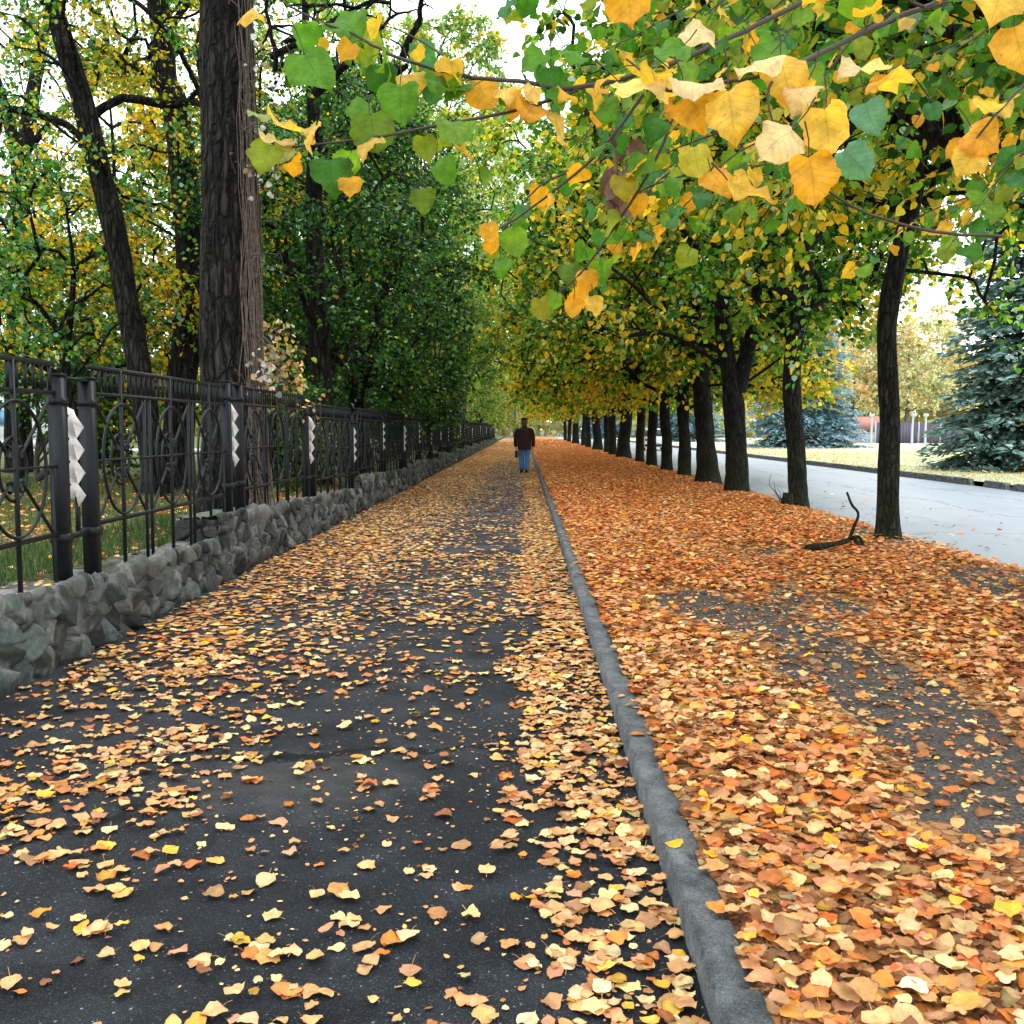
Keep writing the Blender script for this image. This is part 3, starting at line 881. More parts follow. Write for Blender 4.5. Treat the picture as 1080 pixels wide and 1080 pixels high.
def tree(name, label, base, trunk_pts, trunk_r, zlow, ztop, prof, ncl, twigs, lpt, lsize, yellow, bark, r=None, tmpl=LEAF_LO, group=None, cat='tree',
         attach_z=2.0, twl=(.45, .95), greens=('deep', 'mid', 'fresh', 'olive'), yellows=('yellow', 'yellow', 'olive', 'lemon'), forks=(), lop=(0, 0), sides=14, lump=.12, trunk_col=(1, 1, 1), leafmat=None, rz=0, darkin=.5, ridge=.0, ywfn=None, droop=.25, nrow=48, gw=None, extra=None, flare=.22):
    """one tree: lumpy tapered trunk with limbs that grow to leaf clumps spread through the crown's volume"""
    g = np.random.default_rng(r)
    root = empty(name, base, rz); tag(root, label, cat, group)
    tp = smooth_path(trunk_pts, nrow); tr = np.interp(np.linspace(0, 1, nrow), np.linspace(0, 1, len(trunk_r)), trunk_r)
    zz = tp[:, 2]; tr = tr * (1 + flare * np.exp(-np.maximum(zz, 0) / .16))
    tb = MB(); tube(tb, tp, tr, sides, trunk_col, lump=lump, seed=r or 0, fz=2.2, ridge=ridge)
    sk = Skel(); rads = []
    last = -1
    for i in range(0, nrow, 2):
        if tp[i][2] < attach_z: continue
        last = sk.addn(tp[i], last, True)
    fork_tubes = []
    for (pts, fr) in forks:
        fp = smooth_path(pts, 18); tube(tb, fp, np.linspace(fr[0], fr[1], 18), max(8, sides - 4), trunk_col, lump=lump, seed=(r or 0) + 3)
        l2 = -1
        for q in fp[3:]: l2 = sk.addn(q, l2, True)
    # clump centres
    h = g.uniform(0, 1, ncl * 3) ** .9; az = g.uniform(0, 2 * PI, ncl * 3); rad = g.uniform(.12, 1, ncl * 3) ** .55
    z = zlow + (ztop - zlow) * h; Rr = prof(h, az) * rad
    cx, cy = lop
    C = np.stack([cx * h + np.cos(az) * Rr, cy * h + np.sin(az) * Rr, z + .12 * Rr * 0], -1)
    keep = fbm(C[:, 0] * .55 + 40 + C[:, 2] * .5, C[:, 1] * .55 + 9 + C[:, 2] * .33, (r or 0) + 60, 2) > .40
    C = C[keep][:ncl]
    if extra is not None: C = np.vstack([C, extra])
    d0 = np.hypot(C[:, 0], C[:, 1]) + .25 * C[:, 2]
    C = C[np.argsort(d0)]
    for c in C:
        Pn = np.array(sk.p)
        d = np.linalg.norm(Pn - c, axis=1) + .9 * np.maximum(0, Pn[:, 2] - c[2] + .5) + .15 * np.array([0.0 if t_ else 1.0 for t_ in sk.trunk])
        j = int(np.argmin(d)); p0 = Pn[j]; L = np.linalg.norm(c - p0)
        mid1 = p0 + (c - p0) * .35 + np.array([0, 0, .13 * L]) + g.normal(0, .06 * L, 3); mid2 = p0 + (c - p0) * .7 + np.array([0, 0, .10 * L]) + g.normal(0, .05 * L, 3)
        ch = smooth_path([p0, mid1, mid2, c], 7); idx = [j]; q = j
        for v in ch[1:]: q = sk.addn(v, q, False); idx.append(q)
        sk.chains.append(idx)
    nd = np.zeros(len(sk.p))
    for ch in sk.chains: nd[ch[-1]] += 1
    for i in range(len(sk.p) - 1, -1, -1):
        if sk.par[i] >= 0 and not sk.trunk[i]: nd[sk.par[i]] += nd[i]
    for ch in sk.chains:
        rr = .011 + .0115 * np.sqrt(np.array([nd[i] for i in ch[1:]])); rr = np.concatenate([[rr[0] * 1.15], rr])
        tube(tb, [sk.p[i] for i in ch], np.minimum(rr, .13), 6 if rr[0] > .03 else 4, trunk_col)
    # twigs and leaves
    N = len(C); K = N * twigs
    cid = np.repeat(np.arange(N), twigs)
    out = C[cid] - np.array([0, 0, 0]); out[:, 2] = 0; out = nrm(out)
    dr = nrm(out * .45 + g.normal(0, 1, (K, 3)) * np.array([1, 1, .55])); L = g.uniform(twl[0], twl[1], K)
    for k in range(K):
        c0 = C[cid[k]]; tube(tb, [c0, c0 + dr[k] * L[k] * .55 - np.array([0, 0, .03]), c0 + dr[k] * L[k] - np.array([0, 0, droop * L[k]])], [.009, .006, .003], 3, trunk_col)
    tid = np.repeat(np.arange(K), lpt); n = len(tid)
    tt = g.uniform(.12, 1.08, n)
    pos = C[cid[tid]] + dr[tid] * (L[tid] * tt)[:, None]; pos[:, 2] -= droop * L[tid] * tt ** 2
    pos += g.normal(0, .075, (n, 3))
    ax = nrm(dr[tid] * .5 + np.array([0, 0, -.55]) + g.normal(0, .45, (n, 3))); nm = np.array([0, 0, 1.0]) + g.normal(0, .55, (n, 3))
    cl_y = np.clip(yellow + .95 * (fbm(C[:, 0] * .7 + 7, C[:, 2] * .8 + C[:, 1] * .7, (r or 0) + 5) - .5) * 2 + (0 if ywfn is None else ywfn(C)), 0, 1)
    py = np.clip(cl_y[cid[tid]] + g.normal(0, .08, n), 0, 1)
    isy = g.uniform(0, 1, n) < py
    gp = np.array([np.minimum(G[k] * _E, .85) for k in greens]); yp = np.array([np.minimum(G[k] * 1.15, .9) for k in yellows])
    gi = g.choice(len(gp), n, p=gw)
    c = np.where(isy[:, None], yp[g.integers(0, len(yp), n)], gp[gi])
    c = c * (1 + .18 * g.normal(0, 1, (n, 1))).clip(.5, 1.5)
    if darkin:
        hr = (pos[:, 2] - zlow) / (ztop - zlow + 1e-6)
        c = c * (1 - .0 * darkin * hr[:, None])
    lb = MB()
    add_leaves(lb, tmpl, pos, ax, nm, lsize * g.uniform(.65, 1.2, n), c, g.uniform(-.3, .5, n), g.uniform(-.5, .3, n))
    t_o = tb.build('trunk', bark, root, smooth=True)
    c_o = lb.build('crown', leafmat or M['leaf_tree'], root)
    return root


def prof_lime(Rm, skew=0, saz=PI):
    return lambda h, az: Rm * np.sqrt(np.clip(1 - (np.abs(h - .38) / .68) ** 2.2, .05, 1)) * (1 + skew * np.cos(az - saz))


TX = 4.74
ylow = lambda C: .16 * np.exp(-np.maximum(C[:, 2] - 2.6, 0) / 1.3) + .10 * (C[:, 0] < -2.2)


def tpx(base, pix):
    """trunk course relative to its base, from points seen at the tree's own depth"""
    b = np.array(base); return [P(px, py, b[1]) - b for px, py in pix]


LIME_G = 'linden trees in the row beside the road'
RD = dict(greens=('deep', 'mid', 'fresh', 'olive', 'ice'), gw=[.32, .33, .18, .11, .06])
# 1: right of the camera, out of frame, its boughs hang in at the top
b1 = (4.7, 4.3, 0); b2 = (4.85, 8.55, 0)
near_tree = tree('linden_tree', 'linden outside the frame whose large yellow and green leaves hang close overhead', b1, [(0, 0, -.1), (.05, 0, 1.5), (-.05, .1, 3.2), (.1, .1, 6), (0, .2, 8.5)], [.2, .17, .15, .1, .03],
                 3.7, 9, prof_lime(3.3), 80, 6, 16, .11, .15, M['bark_lime'], 101, LEAF_LO, LIME_G, attach_z=2.6, **RD)
tree('linden_tree', 'linden just past the right edge with a thick dark limb entering the top right corner', b2, [(0, 0, -.1), (0, .05, 1.5), (-.05, .0, 3.0), (.1, .1, 6), (0, .2, 8.7)], [.21, .17, .16, .1, .03],
     3.5, 9, prof_lime(4.2), 165, 7, 17, .112, .2, M['bark_lime'], 102, LEAF_MID, LIME_G, attach_z=2.5, ywfn=ylow, **RD)
b3 = (*P(937, 572, 13.05)[:2], 0.0)
tree('linden_tree', 'slim straight dark linden standing alone at the right edge of the row by the road', b3, [(0, 0, -.1)] + tpx(b3, [(937, 520), (938, 440), (935, 360), (940, 310), (948, 268), (962, 215), (972, 160), (990, 105), (990, 40), (985, -60), (980, -160)])[0:],
     [.15, .132, .125, .12, .125, .122, .112, .105, .095, .085, .075, .055, .025], 4.3, 9.6, prof_lime(3.9, .12), 190, 7, 17, .118, .1, M['bark_lime'], 3, LEAF_MID, LIME_G, attach_z=4.5,
     forks=[(tpx(b3, [(985, 112), (1000, 85), (1022, 40), (1040, -30), (1060, -110)]), (.075, .03))], lump=.13, **RD)
b4 = (*P(842, 535, 18.9)[:2], 0.0)
tree('linden_tree', 'second trunk from the right edge, limb leaning left and stump at its foot', b4, [(0, 0, -.1)] + tpx(b4, [(841, 500), (839, 460), (835, 420), (836, 380), (843, 320), (850, 260), (853, 200), (858, 120), (862, 20), (865, -60)]),
     [.19, .165, .158, .165, .15, .148, .155, .15, .13, .11, .08, .03], 3.35, 10, prof_lime(4.1, .1), 180, 7, 16, .122, .1, M['bark_lime'], 4, LEAF_LO, LIME_G, attach_z=2.3,
     forks=[(tpx(b4, [(838, 325), (822, 300), (806, 280), (790, 240), (780, 190)]), (.11, .04))], ywfn=ylow, lump=.2, **RD)
b5 = (*P(777, 522, 22.4)[:2], 0.0)
tree('linden_tree', 'dark linden forked low into two stems, third trunk from the right edge', b5, [(0, 0, -.1)] + tpx(b5, [(777, 490), (775, 450), (772, 415), (768, 385), (763, 350), (760, 300), (755, 230), (752, 140), (750, 60)]),
     [.26, .235, .225, .235, .18, .19, .17, .15, .12, .08, .03], 3.3, 9.8, prof_lime(4.3, .1), 175, 7, 16, .122, .12, M['bark_lime'], 5, LEAF_LO, LIME_G, attach_z=2.2,
     forks=[(tpx(b5, [(777, 412), (785, 385), (792, 355), (798, 310), (802, 240), (805, 150)]), (.2, .06))], ywfn=ylow, lump=.14, **RD)
b6 = (*P(747, 512, 26.1)[:2], 0.0)
tree('linden_tree', 'knotty linden with a flared foot just left of the forked one', b6, [(0, 0, -.1)] + tpx(b6, [(746, 490), (743, 455), (740, 410), (736, 370), (732, 320), (730, 250), (728, 150), (726, 60)]),
     [.33, .27, .235, .23, .24, .2, .18, .15, .11, .04], 2.9, 11, prof_lime(4.5, .12), 175, 8, 14, .125, .18, M['bark_lime'], 6, LEAF_LO, LIME_G, attach_z=2.0, ywfn=ylow, lump=.22, **RD)
RDF = dict(greens=('deep', 'mid', 'fresh', 'olive'), gw=[.26, .32, .26, .16])
va = tree('linden_tree', 'straight linden trunk left of the knotty flared one', (TX - .02, 30.2, 0), [(0, 0, -.1), (.02, 0, 1), (-.05, 0, 2.2), (.05, .1, 5), (0, 0, 11)], [.2, .175, .17, .14, .03],
          2.5, 12.5, prof_lime(5.3, .14), 230, 8, 13, .15, .25, M['bark_lime'], 7, LEAF_LO, LIME_G, attach_z=1.9, ywfn=ylow, lump=.14, **RDF)
vb = tree('linden_tree', 'linden trunk with a slight left lean, sixth from the right edge', (TX - .05, 33.6, 0), [(0, 0, -.1), (.0, 0, 1), (-.1, 0, 2.2), (.0, .1, 5), (0, 0, 11)], [.2, .17, .165, .13, .03],
          2.4, 12, prof_lime(5.3, .14), 230, 8, 13, .155, .3, M['bark_lime'], 8, LEAF_LO, LIME_G, attach_z=1.8, ywfn=ylow, lump=.18, **RDF)
vc_ = tree('linden_tree', 'linden with a wide swollen foot, middle of the shrinking row of trunks', (TX, 48.5, 0), [(0, 0, -.1), (.0, 0, .8), (.12, 0, 2.2), (.1, .1, 5), (0, 0, 11)], [.38, .3, .27, .16, .03],
           2.3, 12.5, prof_lime(5.5, .14), 220, 8, 13, .17, .38, M['bark_lime'], 9, LEAF_LO, LIME_G, attach_z=1.8, ywfn=ylow, lump=.14, **RDF)
FARL = 'one of the small distant linden trunks at the far end of the row'
for i, (yy, src, rz, sc, lb) in enumerate([(37.9, va, 2.1, 1.0, 'linden trunk in the row, seventh from the right edge'), (42.5, vb, 4.0, 1.02, 'linden trunk in the row, eighth from the right edge'),
                                           (53.5, va, 5.0, 1.05, 'slim linden trunk just left of the one with the swollen foot'), (59, vb, 1.0, 1.0, 'distant linden, second trunk left of the swollen foot'),
                                           (66, vc_, 3.0, .95, FARL), (74, va, .5, 1.05, FARL), (83, vb, 2.6, 1.05, FARL), (93, vc_, 1.3, 1.0, FARL), (105, va, 3.6, 1.1, FARL), (119, vb, 5.2, 1.1, FARL)]):
    o = dup(src, (TX + .1 * math.sin(i * 2.3), yy, 0), rz, sc); tag(o, lb, 'tree', LIME_G)

# ---- the park behind the fence
PK = 'park trees behind the iron fence'
bA = np.array([-3.40, 11.9, .0])
big = tree('large_tree', 'huge dark trunk with furrowed bark and dry vines right behind the fence', tuple(bA), [(0, 0, -.1), (.0, 0, .8), (.03, 0, 1.6), (.02, 0, 3), (.06, 0, 4.4), (.05, .1, 6.5), (.3, .2, 9), (.2, .4, 13)],
           [.44, .37, .345, .33, .305, .28, .22, .08], 7.6, 14, prof_lime(4.0), 70, 6, 14, .12, .2, M['bark_big'], 21, LEAF_LO, PK, attach_z=6.5, sides=72, lump=.05, ridge=.032, nrow=150,
           forks=[([(.1, .1, 6.6), (1.0, .3, 7.8), (2.0, .8, 9.0), (2.8, 1.0, 10)], (.16, .05))])
vb_ = MB(); g = np.random.default_rng(3)
for i in range(42):
    a = R(-30) + g.normal(0, .2); z = np.linspace(.1, g.uniform(3.5, 7.2), 30)
    rr = np.interp(z, [0, .8, 1.6, 3, 4.4, 6.5, 9], [.47, .39, .36, .342, .32, .30, .23]) + .004 + .025 * abs(g.normal()) * np.sin(z * g.uniform(.6, 2) + i) ** 2
    aa = a + .10 * np.sin(z * g.uniform(.5, 1.6) + i) + .05 * np.sin(z * 3.1 + i * 2) + .035 * np.sin(z * g.uniform(5, 9) + i * 3) + .05 * (fbm(z * 3, z * 0 + i, 4) - .5)
    tube(vb_, np.stack([.04 + rr * np.cos(aa), rr * np.sin(aa), z], -1), np.linspace(g.uniform(.005, .016), .003, 30), 5, (g.uniform(.6, 1.3),) * 3)
for i in range(26):
    z = g.uniform(1.2, 6.2); a = R(-30) + g.normal(0, .45); p0 = np.array([.04 + .38 * math.cos(a), .38 * math.sin(a), z]); d = np.array([math.cos(a), math.sin(a), g.normal(.3, .6)]) * g.uniform(.15, .5)
    tube(vb_, smooth_path([p0, p0 + d * .5 + g.normal(0, .05, 3), p0 + d + np.array([0, 0, -.2 * g.uniform()]), p0 + d * 1.1 + np.array([.02, 0, -.4 * g.uniform()])], 9), np.linspace(.006, .002, 9), 3)
vb_.build('dry_vine', M['vine'], big)
lb = MB(); n = 130
zc = g.choice([2.05, 2.2, 4.35, 4.5, 5.5], n) + g.normal(0, .16, n); a = R(-25) + g.normal(0, .25, n)
pos = np.stack([.05 + (.42 + g.uniform(0, .16, n)) * np.cos(a), (.42 + g.uniform(0, .12, n)) * np.sin(a), zc], -1)
add_leaves(lb, LEAF_MID, pos, g.normal(0, 1, (n, 3)) + [0, 0, -.6], g.normal(0, 1, (n, 3)) + [0, -.8, .6], g.uniform(.04, .085, n), np.array([lin(196, 190, 184), lin(150, 150, 140), lin(176, 150, 124)])[g.integers(0, 3, n)], g.uniform(.2, .9, n), g.uniform(-.5, .5, n))
lb.build('dry_leaves', M['leaf_ground_far'], big)

PKG = dict(greens=('deep', 'mid', 'fresh', 'teal', 'ice'), yellows=('lime', 'olive', 'yellow', 'yellow'), gw=[.28, .26, .14, .22, .10])
bB = (*P(166, 535, 18.2)[:2], .1)
tree('leaning_tree', 'dark trunk leaning left behind the fence, left of the huge trunk', bB, [(0, 0, -.1)] + tpx(bB, [(163, 500), (156, 450), (147, 390), (131, 300), (120, 240), (105, 180), (85, 100), (66, 40), (52, -10), (30, -100)]), [.30, .24, .22, .21, .205, .20, .195, .19, .185, .17, .15, .08],
     5.6, 12, lambda h, az: 3.2 + 0 * h, 80, 7, 16, .085, .42, M['bark_big'], 22, LEAF_LO, PK, attach_z=4.5, sides=20, lump=.10, nrow=70, lop=(-2.6, .5), **PKG)
bC = (*P(186, 535, 20.5)[:2], .1)
tree('bent_tree', 'second dark trunk with a kink, between the leaning tree and the huge trunk', bC, [(0, 0, -.1)] + tpx(bC, [(188, 480), (192, 400), (200, 320), (199, 240), (190, 150), (184, 110), (173, 85), (172, 40), (165, -10), (160, -100)]), [.4, .33, .3, .27, .27, .26, .26, .27, .23, .22, .2, .1],
     4.6, 12, lambda h, az: 2.8 + 0 * h, 80, 7, 16, .085, .32, M['bark_big'], 23, LEAF_LO, PK, attach_z=4.2, sides=18, lump=.12, nrow=70,
     forks=[(tpx(bC, [(178, 30), (192, 12), (205, -5), (230, -40)]), (.08, .04))], **PKG)
bD = (*P(20, 470, 29)[:2], .1)
tree('spreading_tree', 'open tree at the left edge with forking bare limbs against the sky', bD, [(0, 0, -.1)] + tpx(bD, [(18, 400), (20, 300), (22, 180), (26, 150), (38, 80), (50, 20), (60, -60)]), [.4, .33, .3, .26, .25, .2, .16, .1, .04], 4.5, 13, lambda h, az: 4.2 + 0 * h, 90, 6, 14, .1, .25, M['bark_big'], 24, LEAF_LO, PK, attach_z=5,
     forks=[(tpx(bD, [(22, 190), (10, 130), (-2, 90), (-15, 40)]), (.2, .1)), (tpx(bD, [(24, 165), (40, 145), (62, 118), (78, 108)]), (.12, .05)), (tpx(bD, [(20, 300), (0, 270), (-20, 250)]), (.25, .15))], **PKG)
YM = dict(greens=('deep', 'mid', 'fresh', 'teal', 'ice'), yellows=('lime', 'gold', 'yellow', 'yellow'), gw=[.26, .24, .14, .24, .12])
for i, (px, Y, zl, zt, Rm, nc, yl, lb, bx) in enumerate([
        (78, 19.6, 2.0, 6.0, 2.3, 66, .5, 'thin young maple with yellow green leaves left of the leaning tree', 470), (22, 23.5, 2.0, 7.0, 2.6, 54, .42, 'young maple with green and gold leaves near the left edge', 470),
        (125, 25.5, 2.2, 10.5, 2.8, 84, .5, 'tall young maple with gold foliage behind the leaning tree', 470), (190, 27, 1.6, 9.5, 2.6, 125, .22, 'green maple behind the kinked trunk', 470),
        (70, 36, 2.0, 12, 3.8, 70, .34, 'green and yellow maple deeper in the park at left', 470), (-90, 27, 2, 9, 3.0, 60, .35, 'maple whose yellow green foliage enters at the left edge', 470)]):
    x0 = P(px, 470, Y)[0]
    tree('maple_tree', lb, (x0, Y, .12), [(0, 0, -.1), (.05, 0, 1.2), (-.1, 0, 2.4), (.1, 0, zt * .7), (0, 0, zt - .4)], [.11, .085, .08, .05, .015], zl, zt, lambda h, az, Rm=Rm: Rm * np.sqrt(np.clip(1 - (np.abs(h - .45) / .62) ** 2, .08, 1)), nc, 7, 16, .095 if Y < 20 else .118, yl, M['bark_big'], 30 + i, LEAF_LO, PK, attach_z=1.6, **YM)
# dark green wall of small-leaved trees along the fence
DK = dict(greens=('dk1', 'dk2', 'dk3', 'mid', 'ice'), yellows=('olive', 'fresh', 'olive', 'yellow'), gw=[.34, .34, .16, .13, .03])
pd = lambda Rm: (lambda h, az: Rm * np.sqrt(np.clip(1 - (np.abs(h - .42) / .66) ** 2.4, .1, 1)))
bE = (*P(336, 500, 19.5)[:2], .1)
tree('elm_tree', 'dark tree hung with dry twigs right of the huge trunk', bE, [(0, 0, -.1)] + tpx(bE, [(340, 440), (338, 380), (334, 300), (330, 230), (333, 150), (325, 60), (320, -20)]), [.24, .2, .19, .19, .18, .16, .13, .09, .04], 2.2, 8.0, pd(2.4), 95, 8, 18, .08, -.15, M['bark_big'], 41, LEAF_LO, PK, attach_z=2.4, lump=.14, **DK)
bF = (*P(378, 490, 24)[:2], .1)
dk1 = tree('elm_tree', 'dark leafy tree with several slanting stems above the fence', bF, [(0, 0, -.1)] + tpx(bF, [(376, 430), (372, 380), (362, 320), (356, 260), (360, 150), (355, 50)]), [.22, .19, .17, .16, .14, .12, .08, .03], 1.9, 8.4, pd(2.8), 150, 8, 18, .092, -.15, M['bark_big'], 42, LEAF_LO, PK, attach_z=2,
           forks=[(tpx(bF, [(376, 420), (392, 360), (405, 300), (418, 240), (425, 180)]), (.13, .04)), (tpx(bF, [(377, 430), (388, 390), (408, 345), (430, 290), (440, 230)]), (.1, .03))], **DK)
dk2 = tree('elm_tree', 'broad dark green tree overhanging the middle of the fence', (-5.0, 31.5, .1), [(0, 0, -.1), (.05, 0, 1.2), (-.1, 0, 2.4), (.1, 0, 6), (0, 0, 9)], [.25, .2, .18, .1, .03], 1.8, 11.5, pd(3.2), 220, 8, 17, .118, -.12, M['bark_big'], 43, LEAF_LO, PK, attach_z=1.8, **DK)
tag(dup(dk2, (-5.4, 40, .1), 2.2, .95), 'dark green tree behind the far half of the fence', 'tree', PK)
tag(dup(dk1, (-5.6, 49, .1), 1.2, .9), 'slanting stemmed green tree left of the pale grey trunk', 'tree', PK)
tag(dup(dk2, (-8.3, 37, .1), 5.0, 1.1), 'tall dark green tree deep in the park behind the fence row', 'tree', PK)
HZ = dict(greens=('mid', 'fresh', 'pale', 'teal'), yellows=('olive', 'pale', 'lemon', 'yellow'), gw=[.25, .3, .3, .15])  # distance haze painted in as paler leaf colours
bG = (-3.55, 57, .1)
gt = tree('poplar_tree', 'pale grey bare trunk rising above the far end of the fence', bG, [(0, 0, -.1), (0, 0, 1.5), (.15, 0, 3.5), (.25, 0, 6), (.2, 0, 10)], [.36, .31, .29, .24, .06], 4.6, 11, pd(2.4), 110, 7, 14, .15, .12, M['bark_grey'], 44, LEAF_LO, PK, attach_z=4, **HZ)
hz = tree('hazy_tree', 'pale green hazy tree at the far end of the avenue, nearest the grey trunk', (-5.6, 68, .1), [(0, 0, -.1), (0, 0, 2), (.1, 0, 6), (.1, 0, 9)], [.25, .2, .12, .03], 1.5, 11, pd(3.6), 150, 8, 14, .17, .14, M['bark_grey'], 45, LEAF_LO, PK, attach_z=1.8, **HZ)
tag(dup(hz, (-5.2, 84, .1), 2, 1.0), 'second pale hazy tree beyond the end of the fence', 'tree', PK)
tag(dup(hz, (-4.6, 104, .1), 4, 1.05), 'faint pale tree closing the avenue above the path end', 'tree', PK)
tag(dup(hz, (-1.5, 175, 0), 1, 1.35), 'palest tree at the vanishing point of the path', 'tree', PK)

ht2 = tree('tall_tree', 'tall pale airy tree over the grey trunk near the middle of the skyline', (-4.6, 62, .1), [(0, 0, -.1), (0, 0, 3), (.3, 0, 9), (.2, 0, 17), (0, 0, 22)], [.4, .33, .28, .16, .03], 4, 25, pd(4.6), 260, 7, 14, .19, .2, M['bark_big'], 47, LEAF_LO, PK, attach_z=5, **HZ)
tag(dup(ht2, (-3.9, 88, .1), 1.3, 1.15), 'farther tall pale tree left of the vanishing point', 'tree', PK)
tag(dup(ht2, (-5.2, 122, .1), 3.3, 1.5), 'faintest tall tree closing the sky gap above the path', 'tree', PK)
tag(dup(ht2, (-5.2, 44, .1), 4.4, .72), 'airy light green tree above the dark trees at mid fence', 'tree', PK)
ht = tree('tall_tree', 'tall airy pale tree rising behind the dark elms against the white sky', (-9.5, 46, .1), [(0, 0, -.1), (0, 0, 3), (.3, 0, 9), (.2, 0, 15), (0, 0, 19)], [.4, .33, .28, .16, .03], 8, 21, pd(4.6), 110, 7, 13, .15, .15, M['bark_big'], 46, LEAF_LO, PK, attach_z=5, **HZ)
# low bushes just behind the fence
BU = 'bushes growing behind the fence'
bsh = tree('bush', 'dark low bush behind the fence between the third and fourth posts', (-4.7, 17.3, .1), [(0, 0, -.1), (0, 0, .5), (.1, 0, 1.2)], [.05, .04, .015], .25, 1.9, lambda h, az: 1.15 + 0 * h, 42, 7, 18, .07, .06, M['twig'], 51, LEAF_LO, BU, 'bush', attach_z=.2, twl=(.3, .6), **DK)
for (x, y, rz, sc, lb) in [(-5.3, 21.5, 1, 1.15, 'dark bush behind the fence under the slanting stems'), (-4.5, 26, 2, 1.1, 'dark bush behind the fence below the broad overhanging tree'), (-4.6, 31, 3, 1.1, 'bush behind the middle of the fence in deep shade'),
                           (-4.5, 36.5, 4, 1.2, 'shaded bush behind the far half of the fence'), (-4.5, 43, 5, 1.3, 'small looking bush far along the fence'), (-10.5, 22, 6, 1.4, 'bush standing on the lawn well behind the fence')]:
    tag(dup(bsh, (x, y, .1), rz, sc), lb, 'bush', BU)
dry = tree('dry_sapling', 'small sapling with withered pale brown leaves right of the huge trunk', (-3.42, 13.6, .2), [(0, 0, -.1), (.05, 0, .8), (.0, 0, 1.5), (.15, 0, 2.3)], [.02, .016, .012, .005], 1.2, 2.6, lambda h, az: .42 + 0 * h, 16, 4, 9, .075, .92, M['twig'], 61, LEAF_MID, None, 'sapling', attach_z=.6, twl=(.15, .35),
           greens=('olive', 'olive', 'olive', 'olive'), yellows=('buff', 'brown', 'buff', 'pale'), leafmat=M['leaf_ground_far'])

# ---- blue spruces beyond the road
def spruce(label, base, H, Rb, seed, c1, c2, dens=1.0, rz=0):
    g = np.random.default_rng(seed); root = empty('spruce_tree', base, rz); tag(root, label, 'spruce', 'blue spruces beyond the road')
    tb = MB(); tube(tb, smooth_path([(0, 0, -.1), (0, 0, H * .5), (0, 0, H)], 20), np.linspace(H * .022, .02, 20), 10, lump=.1, seed=seed)
    pos = []; ax = []; nm = []; sz = []; cc = []
    tiers = int(H / .36 * dens)
    for k in range(tiers):
        f = (k + g.uniform(0, .6)) / tiers; z0 = .25 + (H - .6) * f
        Lb = Rb * (1 - f) ** .8 * (1 if f > .05 else .9) + .15
        nb = max(5, int((8 + Lb * 2.6)))
        for b in range(nb):
            a = 2 * PI * (b + g.uniform(-.4, .4)) / nb + k * 1.3; L = Lb * g.uniform(.62, 1.12)
            d = np.array([math.cos(a), math.sin(a), 0]); s_ = np.array([-d[1], d[0], 0])
            tt = np.linspace(0, 1, 7); rise = .14 * L * (f * 1.2 + .1); dr = L * (.34 - .3 * f)
            ch = np.array([0, 0, z0]) + d[None] * (L * tt)[:, None]; ch[:, 2] += rise * np.sin(tt * 2) - dr * tt ** 1.5 + .16 * L * np.maximum(0, tt - .75)
            ch[:, 2] = np.maximum(ch[:, 2], .12)
            tube(tb, ch, np.linspace(.012 + .010 * L, .004, 7), 3)
            n = int(34 * L * dens) + 8
            t_ = g.uniform(.22, 1.0, n) ** .8; side = g.choice([-1, 1], n); w = (.12 + .42 * L * .28 * np.sin(np.clip(t_, 0, 1) * PI * .9) + .05)
            p = np.stack([np.interp(t_, tt, ch[:, i]) for i in range(3)], -1)
            off = g.uniform(0, 1, n) ** .8 * w
            p = p + s_[None] * (side * off)[:, None]; p[:, 2] -= .28 * off + g.uniform(0, .14, n) * (.4 + t_)
            pos.append(p); ax.append(nrm(d[None] * .8 + s_[None] * (side * .7)[:, None] + g.normal(0, .25, (n, 3)) + np.array([0, 0, -.22])))
            nm.append(np.array([0, 0, 1.0]) + g.normal(0, .35, (n, 3))); sz.append(g.uniform(.16, .34, n) * (1 if H < 20 else 1.2))
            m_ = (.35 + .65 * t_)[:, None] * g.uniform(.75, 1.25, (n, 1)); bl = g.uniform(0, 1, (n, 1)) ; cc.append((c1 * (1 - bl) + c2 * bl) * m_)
    lb = MB(); Np = sum(len(p) for p in pos)
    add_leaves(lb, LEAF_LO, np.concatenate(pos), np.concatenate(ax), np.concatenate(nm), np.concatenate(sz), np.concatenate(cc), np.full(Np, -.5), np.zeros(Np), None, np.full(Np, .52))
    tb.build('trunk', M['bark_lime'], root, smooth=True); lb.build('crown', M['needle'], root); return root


spruce('big blue green spruce with layered drooping boughs at the right edge', (*P(1092, 490, 34)[:2], .1), 15.5, 3.5, 71, lin(88, 130, 122), lin(168, 198, 192))
sp2 = spruce('blue spruce standing beyond the road between the second and third trunks', (*P(846, 470, 74)[:2], .1), 15, 4.6, 72, lin(100, 146, 166), lin(168, 204, 218), .8)
tag(dup(sp2, (*P(722, 460, 108)[:2], .1), 1.7, 1.0), 'farther blue spruce showing between the knotty linden and its left neighbour')
tag(dup(sp2, (*P(640, 458, 150)[:2], .1), 2.7, .95), 'most distant blue spruce, behind the far linden trunks')

